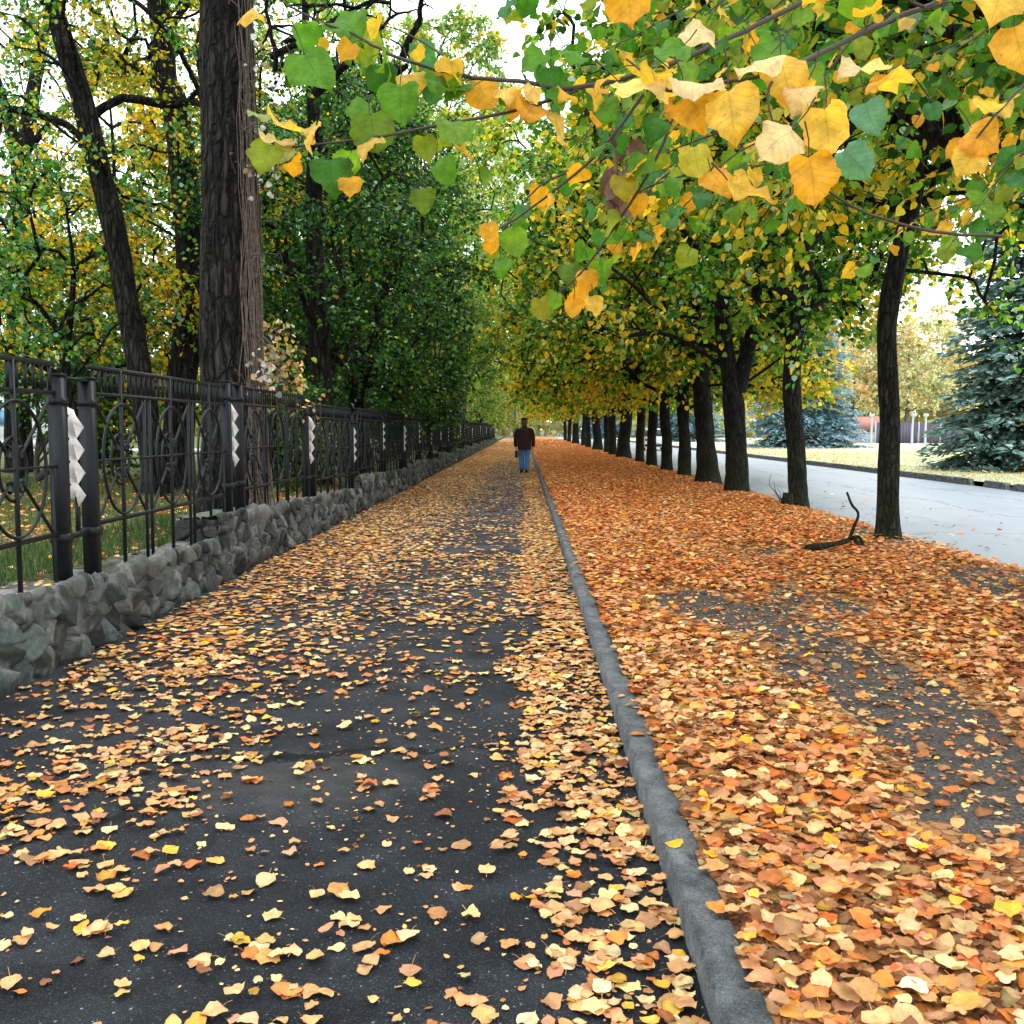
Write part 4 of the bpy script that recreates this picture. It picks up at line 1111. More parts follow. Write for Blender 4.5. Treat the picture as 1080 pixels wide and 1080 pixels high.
AU = 'pale autumn trees across the far lawn'
G.update(peach=lin(246, 214, 166), mist=lin(206, 214, 176))
AP = dict(greens=('mist', 'pale', 'mist', 'pale'), yellows=('buff', 'peach', 'peach', 'peach'))  # autumn tones, paled further to paint in the haze
for i, (px, Y, zl, zt, Rm, nc, yl, lb) in enumerate([(897, 106, 3.6, 13, 4.6, 130, .85, 'pale orange autumn tree across the lawn, left of the lone slim trunk'), (955, 104, 3.2, 12, 4.8, 130, .35, 'pale green and apricot tree across the lawn, right of the lone slim trunk'),
                                                    (990, 110, 3, 14, 5.5, 120, .6, 'hazy apricot tree half hidden by the big spruce'), (812, 120, 3, 13, 6, 110, .7, 'hazy yellow tree behind the blue spruce beyond the road'), (745, 130, 2, 12, 6, 110, .3, 'hazy pale green tree behind the linden trunks')]):
    c0 = P(px, 460, Y)
    tree('autumn_tree', lb, (c0[0], Y, .05), [(0, 0, -.1), (.0, 0, 2), (.2, 0, 5), (0, 0, zt - 1)], [.28, .22, .16, .03], zl, zt, pd(Rm), nc, 7, 14, .26, yl, M['bark_grey'], 80 + i, LEAF_LO, AU, attach_z=2, twl=(.6, 1.3), leafmat=M['leaf_pale'], **AP)

# far woods closing the view
mb = MB(); g = np.random.default_rng(9)
n = 46000
th = g.uniform(-1.25, 1.25, n); rad = g.uniform(190, 235, n); hx = 11 + 7 * fbm(th * 14, th * 0, 3) * 1.4
z = g.uniform(0, 1, n) ** .8 * hx
pos = np.stack([rad * np.sin(th), rad * np.cos(th), z], -1)
cl = fbm(th * 30, z * .25, 6)[:, None]
c = np.array([lin(150, 166, 128)]) * (1 - cl) + cl * np.array([lin(214, 200, 140)]); c = c * g.uniform(.6, 1.2, (n, 1))  # haze over the woods is painted into these pale tones
add_leaves(mb, LEAF_LO, pos, g.normal(0, 1, (n, 3)), g.normal(0, 1, (n, 3)) + [0, -1, .6], g.uniform(1.0, 2.2, n), c)
tag(mb.build('distant_woods', M['leaf_tree']), 'pale hazy belt of distant trees closing the view', 'woods', kind='stuff')

# ================================================================== boughs that hang in close overhead
def bough(parent, twigs, explicit, base_off, seed, ymix=.45):
    """twig courses (list of world points) with leaves hanging along them, plus single leaves placed one by one"""
    g = np.random.default_rng(seed); tb = MB(); lb = MB(); off = np.array(base_off)
    pos = []; ax = []; nm = []; sz = []; cc = []
    cam_p = np.array([0, 0, CAM_H])
    for pts, r0, r1, step, ls, ym in twigs:
        L = sum(np.linalg.norm(np.array(pts[i + 1]) - np.array(pts[i])) for i in range(len(pts) - 1))
        ns = max(10, int(L / .05)); sp = smooth_path(pts, ns); sp = sp + .012 * np.cumsum(g.normal(0, .12, (ns, 3)), 0)
        tube(tb, sp - off, np.linspace(r0, r1, ns), 6 if r0 > .008 else 4)
        if step <= 0: continue
        n = int(L / step)
        for k in range(n):
            t = (k + g.uniform(.1, .9)) / n; i = min(int(t * (ns - 1)), ns - 2); p = sp[i]; d = nrm(sp[i + 1] - sp[i]); side = nrm(np.cross(d, [0, 0, 1])) * (1 if k % 2 else -1)
            pt = nrm(d * .4 + side * .8 + np.array([0, 0, -.25]) + g.normal(0, .3, 3)); lp = g.uniform(.025, .05)
            q = p + pt * lp; tube(tb, [p - off, p + pt * lp * .5 - off + [0, 0, .004], q - off], [.0016, .0012, .001], 3)
            pos.append(q); ax.append(nrm(pt * .55 + np.array([0, 0, -.75]) + g.normal(0, .35, 3))); nm.append(nrm(np.array([0, 0, .75]) + pt * .5 + g.normal(0, .4, 3)))
            sz.append(ls * g.uniform(.65, 1.2)); isy = g.uniform() < ym
            c = lin(*[(238, 190, 62), (236, 172, 48), (240, 204, 110), (226, 190, 70)][g.integers(0, 4)]) if isy else lin(*[(66, 128, 40), (92, 148, 46), (120, 164, 54), (80, 140, 84), (140, 160, 50)][g.integers(0, 5)])
            cc.append(c * g.uniform(.85, 1.12))
    for (px, py, Y, s, tiltx, face, rgb) in explicit:
        p = P(px, py, Y); to = nrm(cam_p - p)
        rt = np.array([1.0, 0, 0]); a = nrm(np.array([math.sin(tiltx), 0, -math.cos(tiltx)]) + to * 0)
        n_ = nrm(to * face + np.array([0, .0, 1.0]) * (1 - face) + g.normal(0, .12, 3))
        pos.append(p - a * s * .5); ax.append(a + np.array([0, -.5 * (1 - face), 0])); nm.append(n_); sz.append(s * (.88 if Y > 2.3 else .95)); cc.append(lin(*rgb))
        b = p - a * s * .5; k = b - a * s * .45 + np.array([0, 0, .02]); tube(tb, [b - off, (b + k) / 2 + [.003, 0, 0] - off, k - off], [.001, .0012, .0016], 4)
    n = len(pos); pos = np.array(pos)
    add_leaves(lb, LEAF_NEAR, pos - off, np.array(ax), np.array(nm), np.array(sz), np.array(cc), g.uniform(-.6, .9, n), g.uniform(-.9, .4, n), g.normal(0, .45, n), g.uniform(.9, 1.1, n), np.clip(g.normal(.12, .12, (n, 1)), 0, .5) * np.array([.5, 1, 1]), 1.6)
    o = tb.build('bough', M['twig'], parent, smooth=True)
    lb.build('leaves', M['leaf_near'], o, smooth=True, uv=True)
    return o


LEAF_NEAR = leaf_template([0, .05, .12, .2, .3, .4, .5, .6, .7, .79, .87, .94, 1], [.25, .38, .46, .50, .515, .51, .485, .44, .36, .25, .14, .055, .006], 7, .09, 0, .03)
off = np.array(b1)
Yl, Or, Pa, Gr, Gd, Gt = (246, 206, 88), (242, 182, 58), (250, 230, 178), (100, 156, 50), (66, 124, 40), (110, 166, 134)
exA = [(772, 125, 1.72, .098, .15, .85, Yl), (735, 118, 1.78, .085, .5, .6, Or), (815, 152, 1.70, .09, -.9, .62, Pa), (873, 146, 1.72, .088, .1, .8, Yl), (858, 195, 1.68, .085, .2, .9, Or), (790, 72, 1.76, .085, -1.0, .4, Pa), (740, 92, 1.76, .09, 1.2, .35, Pa),
       (828, 88, 1.78, .085, .2, .55, Yl), (842, 104, 1.77, .07, -.5, .5, Pa), (900, 78, 1.9, .09, -1.3, .25, Pa), (925, 88, 1.92, .08, -1.2, .3, Yl), (682, 98, 1.8, .1, 1.2, .3, Pa), (664, 10, 1.8, .085, .1, .8, Or), (795, 208, 1.75, .085, 1.1, .35, Yl),
       (1048, 8, 1.8, .09, -.4, .5, Yl), (1074, 56, 1.8, .09, .2, .7, (240, 186, 70)), (1040, 148, 2.2, .08, .9, .6, Or), (1020, 172, 2.2, .075, -.6, .7, Yl), (735, 175, 2.1, .07, .2, .7, (200, 190, 70)), (760, 196, 2.1, .07, .6, .6, Or), (905, 175, 2.1, .085, .7, .7, Gt), (918, 130, 2.1, .08, .3, .7, Gt),
       (815, 60, 2.2, .08, 1.0, .5, Gr), (700, 60, 2.2, .08, -1.1, .4, Gr), (740, 40, 2.3, .085, 1.0, .4, Pa)]
twA = [([P(1150, -60, 2.6), P(1030, -12, 2.25), P(960, 12, 2.1), P(880, 45, 1.95), P(820, 68, 1.8), P(760, 84, 1.78), P(700, 92, 1.82), P(655, 60, 1.95)], .007, .002, .1, .064, .3),
       ([P(820, 68, 1.8), P(812, 110, 1.74), P(830, 165, 1.72)], .003, .0015, 0, .07, .8), ([P(975, 8, 2.1), P(920, -20, 2.0), P(860, -40, 2.0)], .004, .002, .07, .08, .6),
       ([P(1110, 60, 2.4), P(1060, 110, 2.2), P(1030, 150, 2.2)], .004, .002, .12, .075, .8),
       ([P(830, 165, 1.9), P(900, 220, 2.1), P(980, 245, 2.3), P(1060, 250, 2.5)], .0018, .004, 0, .08, .6)]
bough(near_tree, twA, exA, off, 201)
exB = [(270, 18, 2.5, .075, 1.2, .5, Yl), (335, 82, 2.45, .13, .5, .75, Gr), (318, 141, 2.4, .125, 1.2, .35, Yl), (300, 162, 2.4, .11, 1.2, .25, (190, 200, 130)), (395, 148, 2.4, .105, .2, .75, (104, 138, 46)), (350, 192, 2.35, .105, .1, .85, Gd), (370, 200, 2.35, .055, .1, .6, Or), (422, 116, 2.5, .105, .0, .85, Gr),
       (436, 92, 2.55, .08, .3, .7, Yl), (466, 90, 2.55, .06, .1, .7, Or), (512, 106, 2.6, .1, .4, .6, Or), (470, 186, 2.7, .09, .1, .8, Gr), (447, 216, 2.7, .08, .1, .8, (110, 142, 48)), (517, 250, 2.7, .07, .2, .7, Or), (372, 33, 2.6, .12, .9, .5, Gr), (300, 152, 2.4, .09, 1.3, .2, Pa), (282, 125, 2.4, .07, 1.2, .2, (170, 190, 120)),
       (580, 92, 2.6, .1, .0, .8, Gd), (560, 70, 2.6, .09, -.8, .5, Gr), (610, 62, 2.6, .08, .9, .4, Gr), (545, 120, 2.6, .08, -.7, .5, Or), (600, 292, 3.0, .075, .1, .8, (96, 134, 44)), (572, 330, 3.0, .08, .2, .7, (150, 150, 50)), (620, 298, 2.9, .075, .1, .8, Or), (627, 325, 2.9, .07, .2, .7, Yl), (605, 328, 2.9, .06, .0, .8, Or), (660, 200, 2.8, .08, .2, .8, (170, 160, 52)), (675, 178, 2.8, .08, -.3, .7, Gr),
       (530, 285, 3.0, .06, .2, .8, Gr), (385, 118, 2.5, .08, 1.1, .5, Gr), (640, 120, 2.7, .09, .6, .6, Gr), (690, 140, 2.7, .09, -.5, .6, Gd)]
twB = [([P(1170, -140, 4.0), P(1000, -70, 3.6), P(860, 0, 3.2), P(760, 48, 2.9), P(680, 78, 2.75), P(600, 96, 2.62), P(530, 90, 2.58), P(470, 84, 2.55), P(410, 66, 2.55), P(360, 40, 2.6), P(300, 12, 2.6)], .009, .0025, .075, .066, .3),
       ([P(610, 95, 2.62), P(540, 118, 2.55), P(460, 134, 2.45), P(390, 148, 2.4), P(330, 156, 2.4), P(285, 162, 2.4)], .005, .0018, .07, .08, .4), ([P(700, 70, 2.8), P(640, 150, 2.8), P(590, 195, 2.8), P(545, 230, 2.8), P(515, 245, 2.75)], .005, .0018, .075, .065, .35),
       ([P(470, 134, 2.5), P(500, 165, 2.65), P(508, 200, 2.7)], .002, .001, .09, .07, .2), ([P(720, 90, 2.8), P(690, 170, 2.85), P(650, 235, 2.9), P(615, 285, 2.9), P(590, 310, 2.95)], .005, .0018, .07, .07, .4), ([P(500, 86, 2.6), P(440, 40, 2.75), P(380, 20, 2.8)], .003, .0015, .07, .085, .3)]
bough(near_tree, twB, exB, off, 202)
g = np.random.default_rng(12); twC = []
for i in range(64):
    px, py, Y = g.uniform(500, 1080), g.uniform(-40, 235), g.uniform(3.0, 5.2)
    if (px < 600 or px > 840) and g.uniform() < .6: continue
    p0 = P(px + g.uniform(60, 160), py - g.uniform(30, 80), Y + g.uniform(-.2, .6)); p2 = P(px, py + g.uniform(20, 60), Y); p1 = (p0 + p2) / 2 + np.array([0, 0, .06])
    twC.append(([p0, p1, p2], .004, .0012, .05, .07, .16 if px < 800 else .3))
for i in range(12):
    px, Y = g.uniform(560, 1080), g.uniform(3.5, 5.0)
    twC.append(([P(px + 260, -60 + g.uniform(-60, 60), Y + .4), P(px + 120, 10 + g.uniform(-40, 60), Y + .2), P(px, g.uniform(40, 190), Y)], .005, .0018, .06, .066, .2))
bough(near_tree, twC, [], off, 203)
# a withered brown bunch caught in the twigs
tb = MB(); n = 16; pc = P(652, 178, 2.9); g = np.random.default_rng(4)
pos = pc - off + g.normal(0, 1, (n, 3)) * np.array([.02, .02, .055])
add_leaves(tb, LEAF_MID, pos, g.normal(0, .4, (n, 3)) + [0, 0, -1], g.normal(0, 1, (n, 3)), g.uniform(.05, .09, n), np.tile(lin(120, 92, 76), (n, 1)) * g.uniform(.6, 1.3, (n, 1)), np.full(n, 1.4), np.full(n, -.8), None, np.full(n, .6))
wb = tb.build('withered_leaf', M['leaf_ground_far'], near_tree)

# bare twisting branches of the huge tree against the sky, upper middle left
tb = MB(); g = np.random.default_rng(31)
def twist(p0, p1, r, depth):
    n = 8; q = np.linspace(0, 1, n)[:, None]; L = np.linalg.norm(p1 - p0); pts = p0 + (p1 - p0) * q + np.cumsum(g.normal(0, .045 * L, (n, 3)), 0) * (q ** .7)
    tube(tb, pts - bA, np.linspace(r, r * .5, n), 6)
    if depth:
        for k in range(3):
            i = g.integers(2, n); d = nrm(pts[min(i, n - 1)] - pts[i - 1] + g.normal(0, .7, 3)); twist(pts[i], pts[i] + d * L * g.uniform(.35, .6), r * .5, depth - 1)
for a, b, r in [((285, 60), (440, 0), .05), ((300, 45), (380, 10), .03), ((330, 100), (430, 20), .07), ((330, 60), (330, 10), .03), ((425, 60), (440, -10), .055), ((390, 95), (425, 60), .07), ((290, 75), (300, -20), .04)]:
    twist(P(*a, 14.5), P(*b, 14.2), r, 2)
bb = tb.build('bare_branch', M['bark_big'], big, smooth=True)

# ================================================================== small things on the ground
tb = MB()
def br(pts, r0, r1, n=14): tube(tb, smooth_path(pts, n) - np.array(fb), np.linspace(r0, r1, n), 7, cap=True, lump=.25, seed=5)
fb = P(885, 583, 11.9); fb[2] = -.03
br([P(850, 589, 11.6), P(868, 586, 11.7), P(890, 581, 11.9), P(905, 576, 12.1), P(912, 590, 11.8)], .04, .018)
br([P(895, 580, 11.95), P(900, 566, 12.0), P(905, 552, 12.05), P(898, 542, 12.0), P(893, 529, 12.0)], .02, .012)
br([P(900, 577, 12.0), P(908, 588, 11.8), P(906, 592, 11.75)], .025, .015)
o = tb.build('fallen_branch', M['bark_lime'], smooth=True); o.location = fb + np.array([0, 0, .11])
tag(o, 'broken dead branch lying on the leaves left of the lone slim trunk, one twig upright', 'branch')
tb = MB(); s0 = P(830, 538, 18.4); s0[2] = .08
tube(tb, np.array([[0, 0, -.05], [0, 0, .1], [.01, 0, .22]]), [.12, .1, .085], 10, cap=True, lump=.2)
for k in range(3): tube(tb, smooth_path([(-.04 * k, .03, 0), (-.12 - .05 * k, 0, .14 + .05 * k), (-.12 - .10 * k, .02, .22 + .07 * k), (-.18 - .06 * k, .02, .3 + .12 * k)], 9), np.linspace(.008, .003, 9), 4)
o = tb.build('stump', M['bark_lime'], smooth=True); o.location = s0
tag(o, 'short sawn stump with sprouting twigs at the foot of the second trunk', 'stump')

# ================================================================== grass
def blades(n, xr, yr, zf, hmin, hmax, cs, dens=None):
    g = np.random.default_rng(77); x = g.uniform(*xr, n); y = g.uniform(*yr, n)
    k = fbm(x * .9, y * .9, 66) > g.uniform(.25, .62, n); x = x[k]; y = y[k]; n = len(x)
    h = g.uniform(hmin, hmax, n); a = g.uniform(0, 2 * PI, n); w = .006 + .01 * g.uniform(0, 1, n); lean = g.normal(0, .35, (n, 2)) * h[:, None]
    z = zf(x, y); d = np.stack([np.cos(a), np.sin(a)], -1) * w[:, None]
    V = np.zeros((n, 3, 3)); V[:, 0, :2] = np.stack([x, y], -1) - d; V[:, 1, :2] = np.stack([x, y], -1) + d; V[:, 2, :2] = np.stack([x, y], -1) + lean
    V[:, 0, 2] = z - .01; V[:, 1, 2] = z - .01; V[:, 2, 2] = z + h
    c = np.array(cs)[g.integers(0, len(cs), n)] * g.uniform(.6, 1.2, (n, 1))
    mb = MB(); mb.add(V.reshape(-1, 3), np.arange(3 * n).reshape(-1, 3), np.repeat(c, 3, 0)); return mb


lawn_z = lambda x, y: .15 + .10 * fbm(x * .3, y * .3, 14) + .12 * np.exp(-((x + 3.3) / .8) ** 2)
tag(blades(90000, (-16, -3.15), (3, 26), lawn_z, .05, .16, [lin(84, 104, 56), lin(112, 128, 76), lin(142, 146, 92), lin(80, 108, 76)]).build('grass', M['grass']), 'park grass seen through the iron fence', 'grass', kind='stuff')
tag(blades(9000, (-5.0, -3.2), (4, 13), lawn_z, .08, .24, [lin(62, 84, 44), lin(84, 104, 58), lin(70, 96, 70)]).build('weeds', M['grass']), 'taller green weeds growing along the back of the wall', 'weeds', kind='stuff')
tag(blades(60000, (11.8, 30), (18, 60), lambda x, y: .06 + .05 * fbm(x * .2, y * .2, 4), .04, .10, [lin(214, 216, 176), lin(226, 224, 194), lin(176, 190, 136)]).build('grass', M['grass']), 'short grass beyond the road, painted pale as if sunlit', 'grass', kind='stuff')  # blade colours paled to paint in sunlight
x, y = scatter(lambda x, y: 60 * (fbm(x * .9, y * .6, 13) > .52) + 150 * np.exp(-(x + 3.2) ** 2 / .25) * (fbm(x, y * .7, 23) > .5) + 6, -11, -3.2, 4, 26, 220)
mb = MB(); lay_leaves(mb, x, y, lawn_z(x, y) + .02, LEAF_LO, .05, .1, W_MID, .25, .4, .04)
tag(mb.build('fallen_leaves', M['leaf_ground_far']), 'brown and orange leaves lying on the park grass behind the fence', 'leaves', kind='stuff')
x, y = scatter(lambda x, y: 9 * (fbm(x * .4, y * .2, 13) > .5) + 5 * np.exp(-(x - 11.9)), 11.9, 26, 18, 70, 14)
mb = MB(); lay_leaves(mb, x, y, x * 0 + .14, LEAF_LO, .07, .12, [10, 10, 20, 10, 2, 14, 2, 20, 6], .2, .4)
tag(mb.build('fallen_leaves', M['leaf_ground_far']), 'thin scatter of yellow leaves on the lawn beyond the road', 'leaves', kind='stuff')

# ================================================================== the walker
M['skin'] = mat_plain('skin', lin(190, 140, 115), .55, var=.08)
M['coat'] = mat_plain('brown_wool', (.030, .011, .009), .9, var=.25, nscale=20)
M['denim'] = mat_plain('denim', (.05, .19, .42), .85, var=.25, nscale=18)
M['black'] = mat_plain('black_leather', (.01, .01, .012), .5)
M['hair'] = mat_plain('grey_hair', (.09, .085, .08), .8)
walker = empty('person', (.03, 33.4, 0)); tag(walker, 'man in dark brown coat, blue jeans and cap walking away along the path', 'person')


def skin_mesh(name, verts, edges, radii, mat, parent, root_i=0):
    me = bpy.data.meshes.new(name); me.from_pydata([Vector(v) for v in verts], edges, []); o = bpy.data.objects.new(name, me); col.objects.link(o); o.parent = parent
    md = o.modifiers.new('skin', 'SKIN'); md.use_smooth_shade = True
    for i, sv in enumerate(me.skin_vertices[0].data):
        rr = radii[i]; sv.radius = rr if isinstance(rr, tuple) else (rr, rr); sv.use_root = (i == root_i)
    ss = o.modifiers.new('sub', 'SUBSURF'); ss.levels = 1; ss.render_levels = 2
    me.materials.append(mat); return o


# facing +Y; left is -X
bv = [(0, 0, .95), (0, 0, 1.12), (0, -.01, 1.3), (0, 0, 1.44), (0, .015, 1.53), (0, .03, 1.60), (0, .035, 1.70), (0, .03, 1.76),
      (-.1, 0, .9), (-.095, .07, .52), (-.085, .02, .09), (-.09, .16, .05), (.1, 0, .9), (.09, -.0, .52), (.08, -.12, .10), (.085, .02, .05),
      (-.2, 0, 1.42), (-.27, -.02, 1.14), (-.28, .05, .89), (.2, 0, 1.42), (.27, -.03, 1.14), (.28, .03, .89)]
be = [(0, 1), (1, 2), (2, 3), (3, 4), (4, 5), (5, 6), (6, 7), (0, 8), (8, 9), (9, 10), (10, 11), (0, 12), (12, 13), (13, 14), (14, 15), (3, 16), (16, 17), (17, 18), (3, 19), (19, 20), (20, 21)]
rad_ = [.12, .12, .12, .08, .055, .075, .09, .06, .085, .06, .042, .032, .085, .06, .042, .032, .045, .04, .03, .045, .04, .03]
# hands: palm, four fingers of different lengths and a thumb from the side of the palm
for w, s in ((18, -1), (21, 1)):
    wx, wy, wz = bv[w]; pi = len(bv); bv.append((wx, wy + .015, wz - .06)); rad_.append(.028); be.append((w, pi))
    for k, ln in enumerate((.062, .072, .068, .052)):
        a = len(bv); yy = wy + .035 - .018 * k
        bv.append((wx, yy, wz - .10)); bv.append((wx - s * .012, yy + .004, wz - .10 - ln * .6)); bv.append((wx - s * .03, yy + .004, wz - .10 - ln)); rad_ += [.011, .009, .007]
        be += [(pi, a), (a, a + 1), (a + 1, a + 2)]
    a = len(bv); bv.append((wx - s * .01, wy + .055, wz - .06)); bv.append((wx - s * .02, wy + .065, wz - .10)); rad_ += [.012, .009]; be += [(pi, a), (a, a + 1)]
skin_mesh('body', bv, be, rad_, M['skin'], walker)
fm = MB()
th = np.linspace(0, 2 * PI, 10, endpoint=False)
tube(fm, [(0, .115, 1.68), (0, .135, 1.65), (0, .14, 1.635), (0, .115, 1.63)], [.008, .013, .016, .010], 8, cap=True)
for s in (-1, 1): tube(fm, [(s * .088, .025, 1.69), (s * .1, .02, 1.67), (s * .09, .028, 1.635)], [.012, .016, .009], 7, cap=True)
fm.build('face', M['skin'], walker, smooth=True)
em = MB()
for s in (-1, 1): tube(em, [(s * .034, .108, 1.685), (s * .034, .118, 1.685), (s * .034, .122, 1.685)], [.013, .010, .003], 8, cap=True)
tube(em, [(-.025, .118, 1.605), (0, .124, 1.603), (.025, .118, 1.605)], [.003, .005, .003], 5, cap=True)
em.build('eyes', M['black'], walker, smooth=True)


def loft(mb, rings, n=20, cap=True):
    th = np.linspace(0, 2 * PI, n, endpoint=False); V = []
    for (x, y, z, rx, ry) in rings: V.append(np.stack([x + rx * np.cos(th), y + ry * np.sin(th), z + 0 * th], -1))
    k = len(V); i = np.arange(k - 1)[:, None] * n; j = np.arange(n)[None]; j2 = (j + 1) % n
    F = np.stack([i + j, i + j2, i + n + j2, i + n + j], -1).reshape(-1, 4); V = np.concatenate(V); fs = [F]
    if cap:
        V = np.vstack([V, [rings[0][:3]], [rings[-1][:3]]]); q = k * n; jj = np.arange(n); fs.append(np.vstack([np.stack([(jj + 1) % n, jj, np.full(n, q)], -1), np.stack([(k - 1) * n + jj, (k - 1) * n + (jj + 1) % n, np.full(n, q + 1)], -1)]))
    mb.add(V, fs)


cm = MB()
loft(cm, [(0, 0, .76, .215, .165), (0, 0, .78, .225, .17), (0, 0, .95, .222, .17), (0, 0, 1.12, .218, .165), (0, -.01, 1.28, .235, .17), (0, -.01, 1.38, .235, .155), (0, 0, 1.44, .20, .13), (0, 0, 1.485, .12, .1), (0, .005, 1.50, .085, .085), (0, .01, 1.555, .08, .08)])
for s, el, wr in ((-1, (-.285, -.03, 1.14), (-.285, .05, .87)), (1, (.285, -.04, 1.14), (.29, .03, .87))):
    tube(cm, smooth_path([(s * .16, 0, 1.42), (s * .225, -.005, 1.37), (el[0] * .96, el[1], el[2] + .08), el, wr], 16), np.interp(np.linspace(0, 1, 16), [0, .3, .7, 1], [.075, .085, .07, .058]), 12, cap=True, lump=.06)
cm.build('coat', M['coat'], walker, smooth=True)
jm = MB()
loft(jm, [(0, 0, .86, .17, .13), (0, 0, .96, .175, .135), (0, 0, 1.0, .17, .13)])
for kn, an in (((-.095, .06, .52), (-.085, .015, .10)), ((.09, -.0, .52), (.08, -.11, .11))):
    s = -1 if kn[0] < 0 else 1
    tube(jm, smooth_path([(s * .09, 0, .92), (s * .1, .02 * (s < 0), .75), kn, an], 16), np.interp(np.linspace(0, 1, 16), [0, .35, .7, 1], [.105, .10, .08, .075]), 12, cap=True, lump=.06)
jm.build('jeans', M['denim'], walker, smooth=True)
for (x, y, z, p) in ((-.088, .06, .02, 0), (.083, -.06, .045, .5)):
    sm = MB(); loft(sm, [(0, .0, -.02, .05, .13), (0, .0, .0, .052, .14), (0, -.0, .03, .05, .13), (0, -.03, .06, .044, .09), (0, -.06, .1, .045, .055)], 14)
    o = sm.build('shoe', M['black'], walker, smooth=True); o.location = (x, y + .03, z); o.rotation_euler = (-p * .5, 0, 0)
hm = MB(); loft(hm, [(0, .025, 1.56, .085, .06), (0, .015, 1.62, .095, .085), (0, .015, 1.70, .098, .1), (0, .02, 1.73, .095, .1)], 16)
hm.build('hair', M['hair'], walker, smooth=True)
km = MB(); loft(km, [(0, .03, 1.712, .108, .118), (0, .03, 1.74, .112, .122), (0, .035, 1.775, .118, .128), (0, .04, 1.80, .10, .11), (0, .04, 1.81, .04, .05)], 20)
km.box((0, .17, 1.722), (.13, .09, .012)); km.build('cap', M['black'], walker, smooth=True)
gm = MB(); loft(gm, [(0, 0, 0, .05, .13), (0, 0, .02, .055, .14), (0, 0, .2, .055, .14), (0, 0, .235, .03, .12)], 16)
th = np.linspace(0, PI, 12); tube(gm, np.stack([0 * th, .06 * np.cos(th), .22 + .085 * np.sin(th)], -1), .007, 5)
o = gm.build('handbag', M['black'], smooth=True); o.location = (.03 - .255, 33.4 + .06, .50); tag(o, 'small dark bag carried low in the left hand of the walking man', 'bag')

# ================================================================== car on the road
M['car_white'] = mat_plain('car_paint', (.70, .73, .76), .25, var=.02)
M['glass'] = mat_plain('dark_glass', (.02, .03, .035), .1, var=.1)
M['rubber'] = mat_plain('tyre_rubber', (.015, .015, .015), .8)
M['lamp'] = mat_plain('lamp_red', (.45, .03, .02), .3, var=.05)
M['plate'] = mat_plain('number_plate', (.75, .75, .72), .5, var=.02)
car = empty('parked_car', (8.95, 71, -.03)); tag(car, 'white car on the road seen between the linden trunks', 'car')
cb = MB()
prof = [(-2.0, .35, .6, .80), (-2.02, .6, .7, .84), (-1.9, .92, .8, .86), (-1.2, .98, .82, .87), (.9, .95, .8, .87), (1.9, .78, .74, .84), (2.05, .5, .7, .8)]
def xsec(y, zt, wt, wb, zb=.22): return [(-wb, y, zb), (-wb - .02, y, .5 if zt > .55 else zt * .9), (-wt, y, zt), (0, y, zt + .03), (wt, y, zt), (wb + .02, y, .5 if zt > .55 else zt * .9), (wb, y, zb)]
V = np.array([xsec(y, zt, wt, wb) for (y, zt, wt, wb) in prof]).reshape(-1, 3); n = 7; k = len(prof)
F = [[i * n + j, i * n + (j + 1) % n, (i + 1) * n + (j + 1) % n, (i + 1) * n + j] for i in range(k - 1) for j in range(n)]
F += [[0, 6, 1, 1]][:0]
cb.add(V, np.array(F))
for e in (0, (k - 1) * n): cb.add(V[e:e + n], np.array([[0, 1, 5, 6], [1, 2, 4, 5]])).add(V[e:e + n], np.array([[2, 3, 4]]))
roof = [(-1.85, .92, .78), (-1.45, 1.40, .62), (-.2, 1.48, .62), (.35, 1.42, .6), (1.05, .93, .76)]
V = np.array([[(-w, y, z), (w, y, z)] for (y, z, w) in roof]).reshape(-1, 3); cb.add(V, np.array([[2 * i, 2 * i + 1, 2 * i + 3, 2 * i + 2] for i in range(1, 3)]))
for s in (-1, 1):
    for i in range(1, 4): cb.box((s * .64, (-1.45, -.5, .35)[i - 1], 1.18), (.05, .07, .5))
cb.build('body', M['car_white'], car)
w_ = MB(); w_.add(V * [1, 1, 1], np.array([[0, 1, 3, 2], [6, 7, 9, 8]])); w_.add(V * [.985, 1, .99], np.array([[0, 2, 4, 8], [2, 4, 6, 8]][:1])).add(V * [.985, 1, .99], np.array([[4, 6, 8]])).add(V * [.985, 1, .99], np.array([[1, 3, 5, 9]])).add(V * [.985, 1, .99], np.array([[5, 7, 9]]))
w_.build('window', M['glass'], car)
for s in (-1, 1):
    for yy in (-1.25, 1.3):
        th = np.linspace(0, 2 * PI, 20, endpoint=False); wm = MB(); loft(wm, [(0, 0, -.1, .24, .24), (0, 0, -.09, .31, .31), (0, 0, .09, .31, .31), (0, 0, .1, .24, .24)], 22)
        o = wm.build('wheel', M['rubber'], car, smooth=False); o.location = (s * .78, yy, .31); o.rotation_euler = (0, PI / 2, 0)
    lm = MB(); lm.box((s * .66, -2.03, .74), (.26, .05, .16)); lm.build('tail_light', M['lamp'], car)
pm_ = MB(); pm_.box((0, -2.05, .55), (.5, .03, .11)); pm_.build('number_plate', M['plate'], car)
bm_ = MB(); bm_.box((0, -2.04, .36), (1.6, .1, .14)); bm_.build('bumper', M['rubber'], car)

